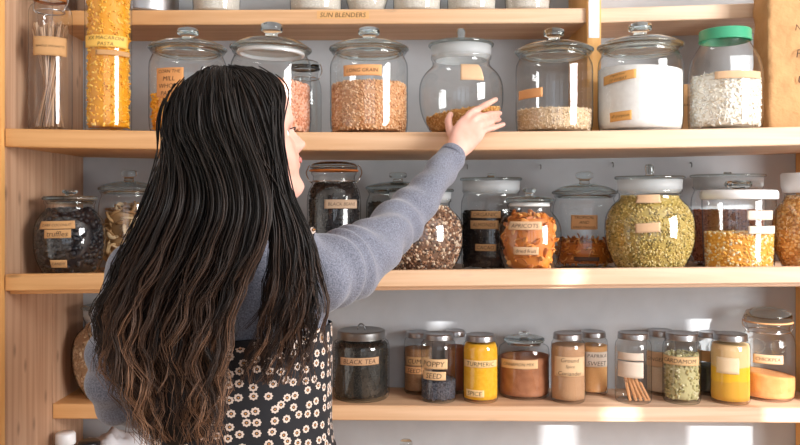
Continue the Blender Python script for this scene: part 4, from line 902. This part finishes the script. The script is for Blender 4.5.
def build_hair(nc, ns, npt):
    hr = np.random.default_rng(11); AV = []; AT = []; AC = []; nF = 0
    ring = 3
    for c in range(nc):
        while True:
            az = hr.uniform(-180, 180); el = math.degrees(math.asin(hr.uniform(-.35, 1))); a = abs(az)
            mn = 40 if a < 45 else (40 - (a - 45) / 27 * 16 if a < 72 else 34)
            if el > mn: break
        tone = hr.random(); layer = hr.random() if el > 25 else hr.random() * .6
        cp, lock = clump(az, el, layer, hr); base = smooth_path(cp, npt)
        for _ in range(14): base[1:-1] = (base[:-2] + 2 * base[1:-1] + base[2:]) / 4
        t = np.linspace(0, 1, npt); d = np.linalg.norm(np.diff(base, axis=0), axis=1); s = np.concatenate([[0], np.cumsum(d)])
        low = np.clip((1.41 - base[:, 2]) / .22, 0, 1); ph = hr.uniform(0, 6.28, 3); fr = hr.uniform(50, 80); amp = (.0100 if not lock else .0085) * hr.uniform(.6, 1.4)
        wv = np.stack([np.sin(s * fr + ph[0]) + .4 * np.sin(s * fr * .47 + ph[1]), .7 * np.cos(s * fr + ph[0]), 0 * s], 1) * (amp * low)[:, None]
        base = base + wv
        spread = np.interp(t, [0, .25, .6, 1], [.012, .0105, .0075, .0046]) * (1 if not lock else .65)
        for i in range(ns):
            o = hr.normal(size=3) * .75; o[2] *= .4; f = hr.uniform(70, 130); p2 = hr.uniform(0, 6.28, 2); cut = int(npt * hr.uniform(.86, 1.0)); cut = max(cut, npt - 5)
            p = base + o * spread[:, None] + np.stack([np.sin(s * f + p2[0]), np.cos(s * f * .8 + p2[1]), 0 * s], 1) * (.0022 * low)[:, None]
            r = .00135 * np.interp(t, [0, .1, .7, 1], [.8, 1, .85, .25]); end = cut / npt; p = p[0] + (p - p[0]) if cut == npt else np.stack([np.interp(t * end, t, p[:, k]) for k in range(3)], 1)
            # keep locks outside the skull
            T = np.gradient(p, axis=0); T /= np.linalg.norm(T, axis=1)[:, None] + 1e-9; A = np.cross(T, (.3, .9, .2)); A /= np.linalg.norm(A, axis=1)[:, None] + 1e-9; B = np.cross(T, A)
            for k in range(ring):
                q = 2 * PI * k / ring; AV.append(p + (A * math.cos(q) + B * math.sin(q)) * r[:, None])
            AC.append(np.full(npt, tone)); AT.append(low * .5 + .5 * np.clip((1.30 - p[:, 2]) / .25, 0, 1))
    ntot = nc * ns; V = np.array(AV).reshape(ntot, ring, npt, 3).transpose(0, 2, 1, 3).reshape(-1, 3); T_ = np.repeat(np.array(AT).reshape(-1), ring); C_ = np.repeat(np.array(AC).reshape(-1), ring)
    q = np.arange(npt - 1)[:, None] * ring + np.arange(ring)[None, :]; q2 = np.arange(npt - 1)[:, None] * ring + (np.arange(ring)[None, :] + 1) % ring
    f = np.stack([q, q2, q2 + ring, q + ring], -1).reshape(-1, 4); Fall = (f[None] + (np.arange(ntot) * npt * ring)[:, None, None]).reshape(-1, 4)
    # dense under-layer: the cap on the skull and the body of hair down the back
    core = MB(); cv, cf = ico(4); pick = cv.copy(); pos = HC + np.outer(cv[:, 0] * EA * .985 - .006, HF) + np.outer(cv[:, 1] * ES * .985, HS) + np.outer(cv[:, 2] * EU * .985 + EC, HU)
    azc = np.degrees(np.arctan2(cv[:, 1], cv[:, 0])); elc = np.degrees(np.arcsin(np.clip(cv[:, 2], -1, 1)))
    mnv = np.where(abs(azc) < 45, 42, np.where(abs(azc) < 78, 42 - (abs(azc) - 45) / 33 * 60, -40)); ok = elc > mnv
    core.add(pos, [fc for fc in cf if all(ok[i] for i in fc)])
    cp = smooth_path([(-.268, 1.290, 1.50, .060, .045), (-.268, 1.262, 1.43, .078, .036), (-.292, 1.224, 1.34, .088, .024), (-.350, 1.208, 1.26, .078, .020), (-.348, 1.206, 1.18, .072, .016), (-.325, 1.202, 1.10, .062, .012), (-.31, 1.20, 1.05, .03, .005)], 40)
    core.add(*sweep(cp[:, :3], cp[:, 3:], 28, side=(1, 0, 0)))
    CV = np.concatenate(core.v); off = len(V)
    V = np.vstack([V, CV]); T_ = np.concatenate([T_, np.clip((1.30 - CV[:, 2]) / .4, 0, 1) * .3]); C_ = np.concatenate([C_, np.full(len(CV), .1)])
    me = bpy.data.meshes.new('hair'); me.vertices.add(len(V)); me.vertices.foreach_set('co', V.astype(np.float32).ravel())
    loops = np.concatenate([Fall.ravel(), np.concatenate([np.array(fc) for fc in core.f]) + off]); sizes = np.concatenate([np.full(len(Fall), 4), np.array([len(fc) for fc in core.f])])
    me.loops.add(len(loops)); me.loops.foreach_set('vertex_index', loops.astype(np.int32)); me.polygons.add(len(sizes)); me.polygons.foreach_set('loop_start', np.concatenate([[0], np.cumsum(sizes)[:-1]]).astype(np.int32))
    me.polygons.foreach_set('use_smooth', np.ones(len(sizes), dtype=bool)); me.update(calc_edges=True); me.validate()
    at_ = me.attributes.new('along', 'FLOAT', 'POINT'); at_.data.foreach_set('value', T_.astype(np.float32))
    at_ = me.attributes.new('tone', 'FLOAT', 'POINT'); at_.data.foreach_set('value', C_.astype(np.float32))
    return me
m_hair, nt, N, L, b = new_mat('dark_brown_hair'); at = N.new('ShaderNodeAttribute'); at.attribute_name = 'along'; g = N.new('ShaderNodeNewGeometry')
ad = N.new('ShaderNodeMath'); ad.operation = 'MULTIPLY_ADD'; ad.inputs[1].default_value = .75; L.new(at.outputs['Fac'], ad.inputs[0])
rr = N.new('ShaderNodeMath'); rr.operation = 'MULTIPLY_ADD'; rr.inputs[1].default_value = .22; L.new(g.outputs['Random Per Island'], rr.inputs[0]); a2 = N.new('ShaderNodeAttribute'); a2.attribute_name = 'tone'; r0 = N.new('ShaderNodeMath'); r0.operation = 'MULTIPLY_ADD'; r0.inputs[1].default_value = .62; r0.inputs[2].default_value = -.40; L.new(a2.outputs['Fac'], r0.inputs[0]); L.new(r0.outputs[0], rr.inputs[2]); L.new(rr.outputs[0], ad.inputs[2])
r_ = ramp(N, [(.0, srgb(25, 21, 20)), (.3, srgb(40, 31, 27)), (.65, srgb(74, 54, 43)), (1.0, srgb(146, 106, 78))]); L.new(ad.outputs[0], r_.inputs['Fac']); L.new(r_.outputs['Color'], b.inputs['Base Color'])
b.inputs['Roughness'].default_value = .45; b.inputs['Specular IOR Level'].default_value = .28
hm = build_hair(420, 15, 40); hm.materials.append(m_hair); ho = bpy.data.objects.new('hair', hm); COL.objects.link(ho); ho.parent = person
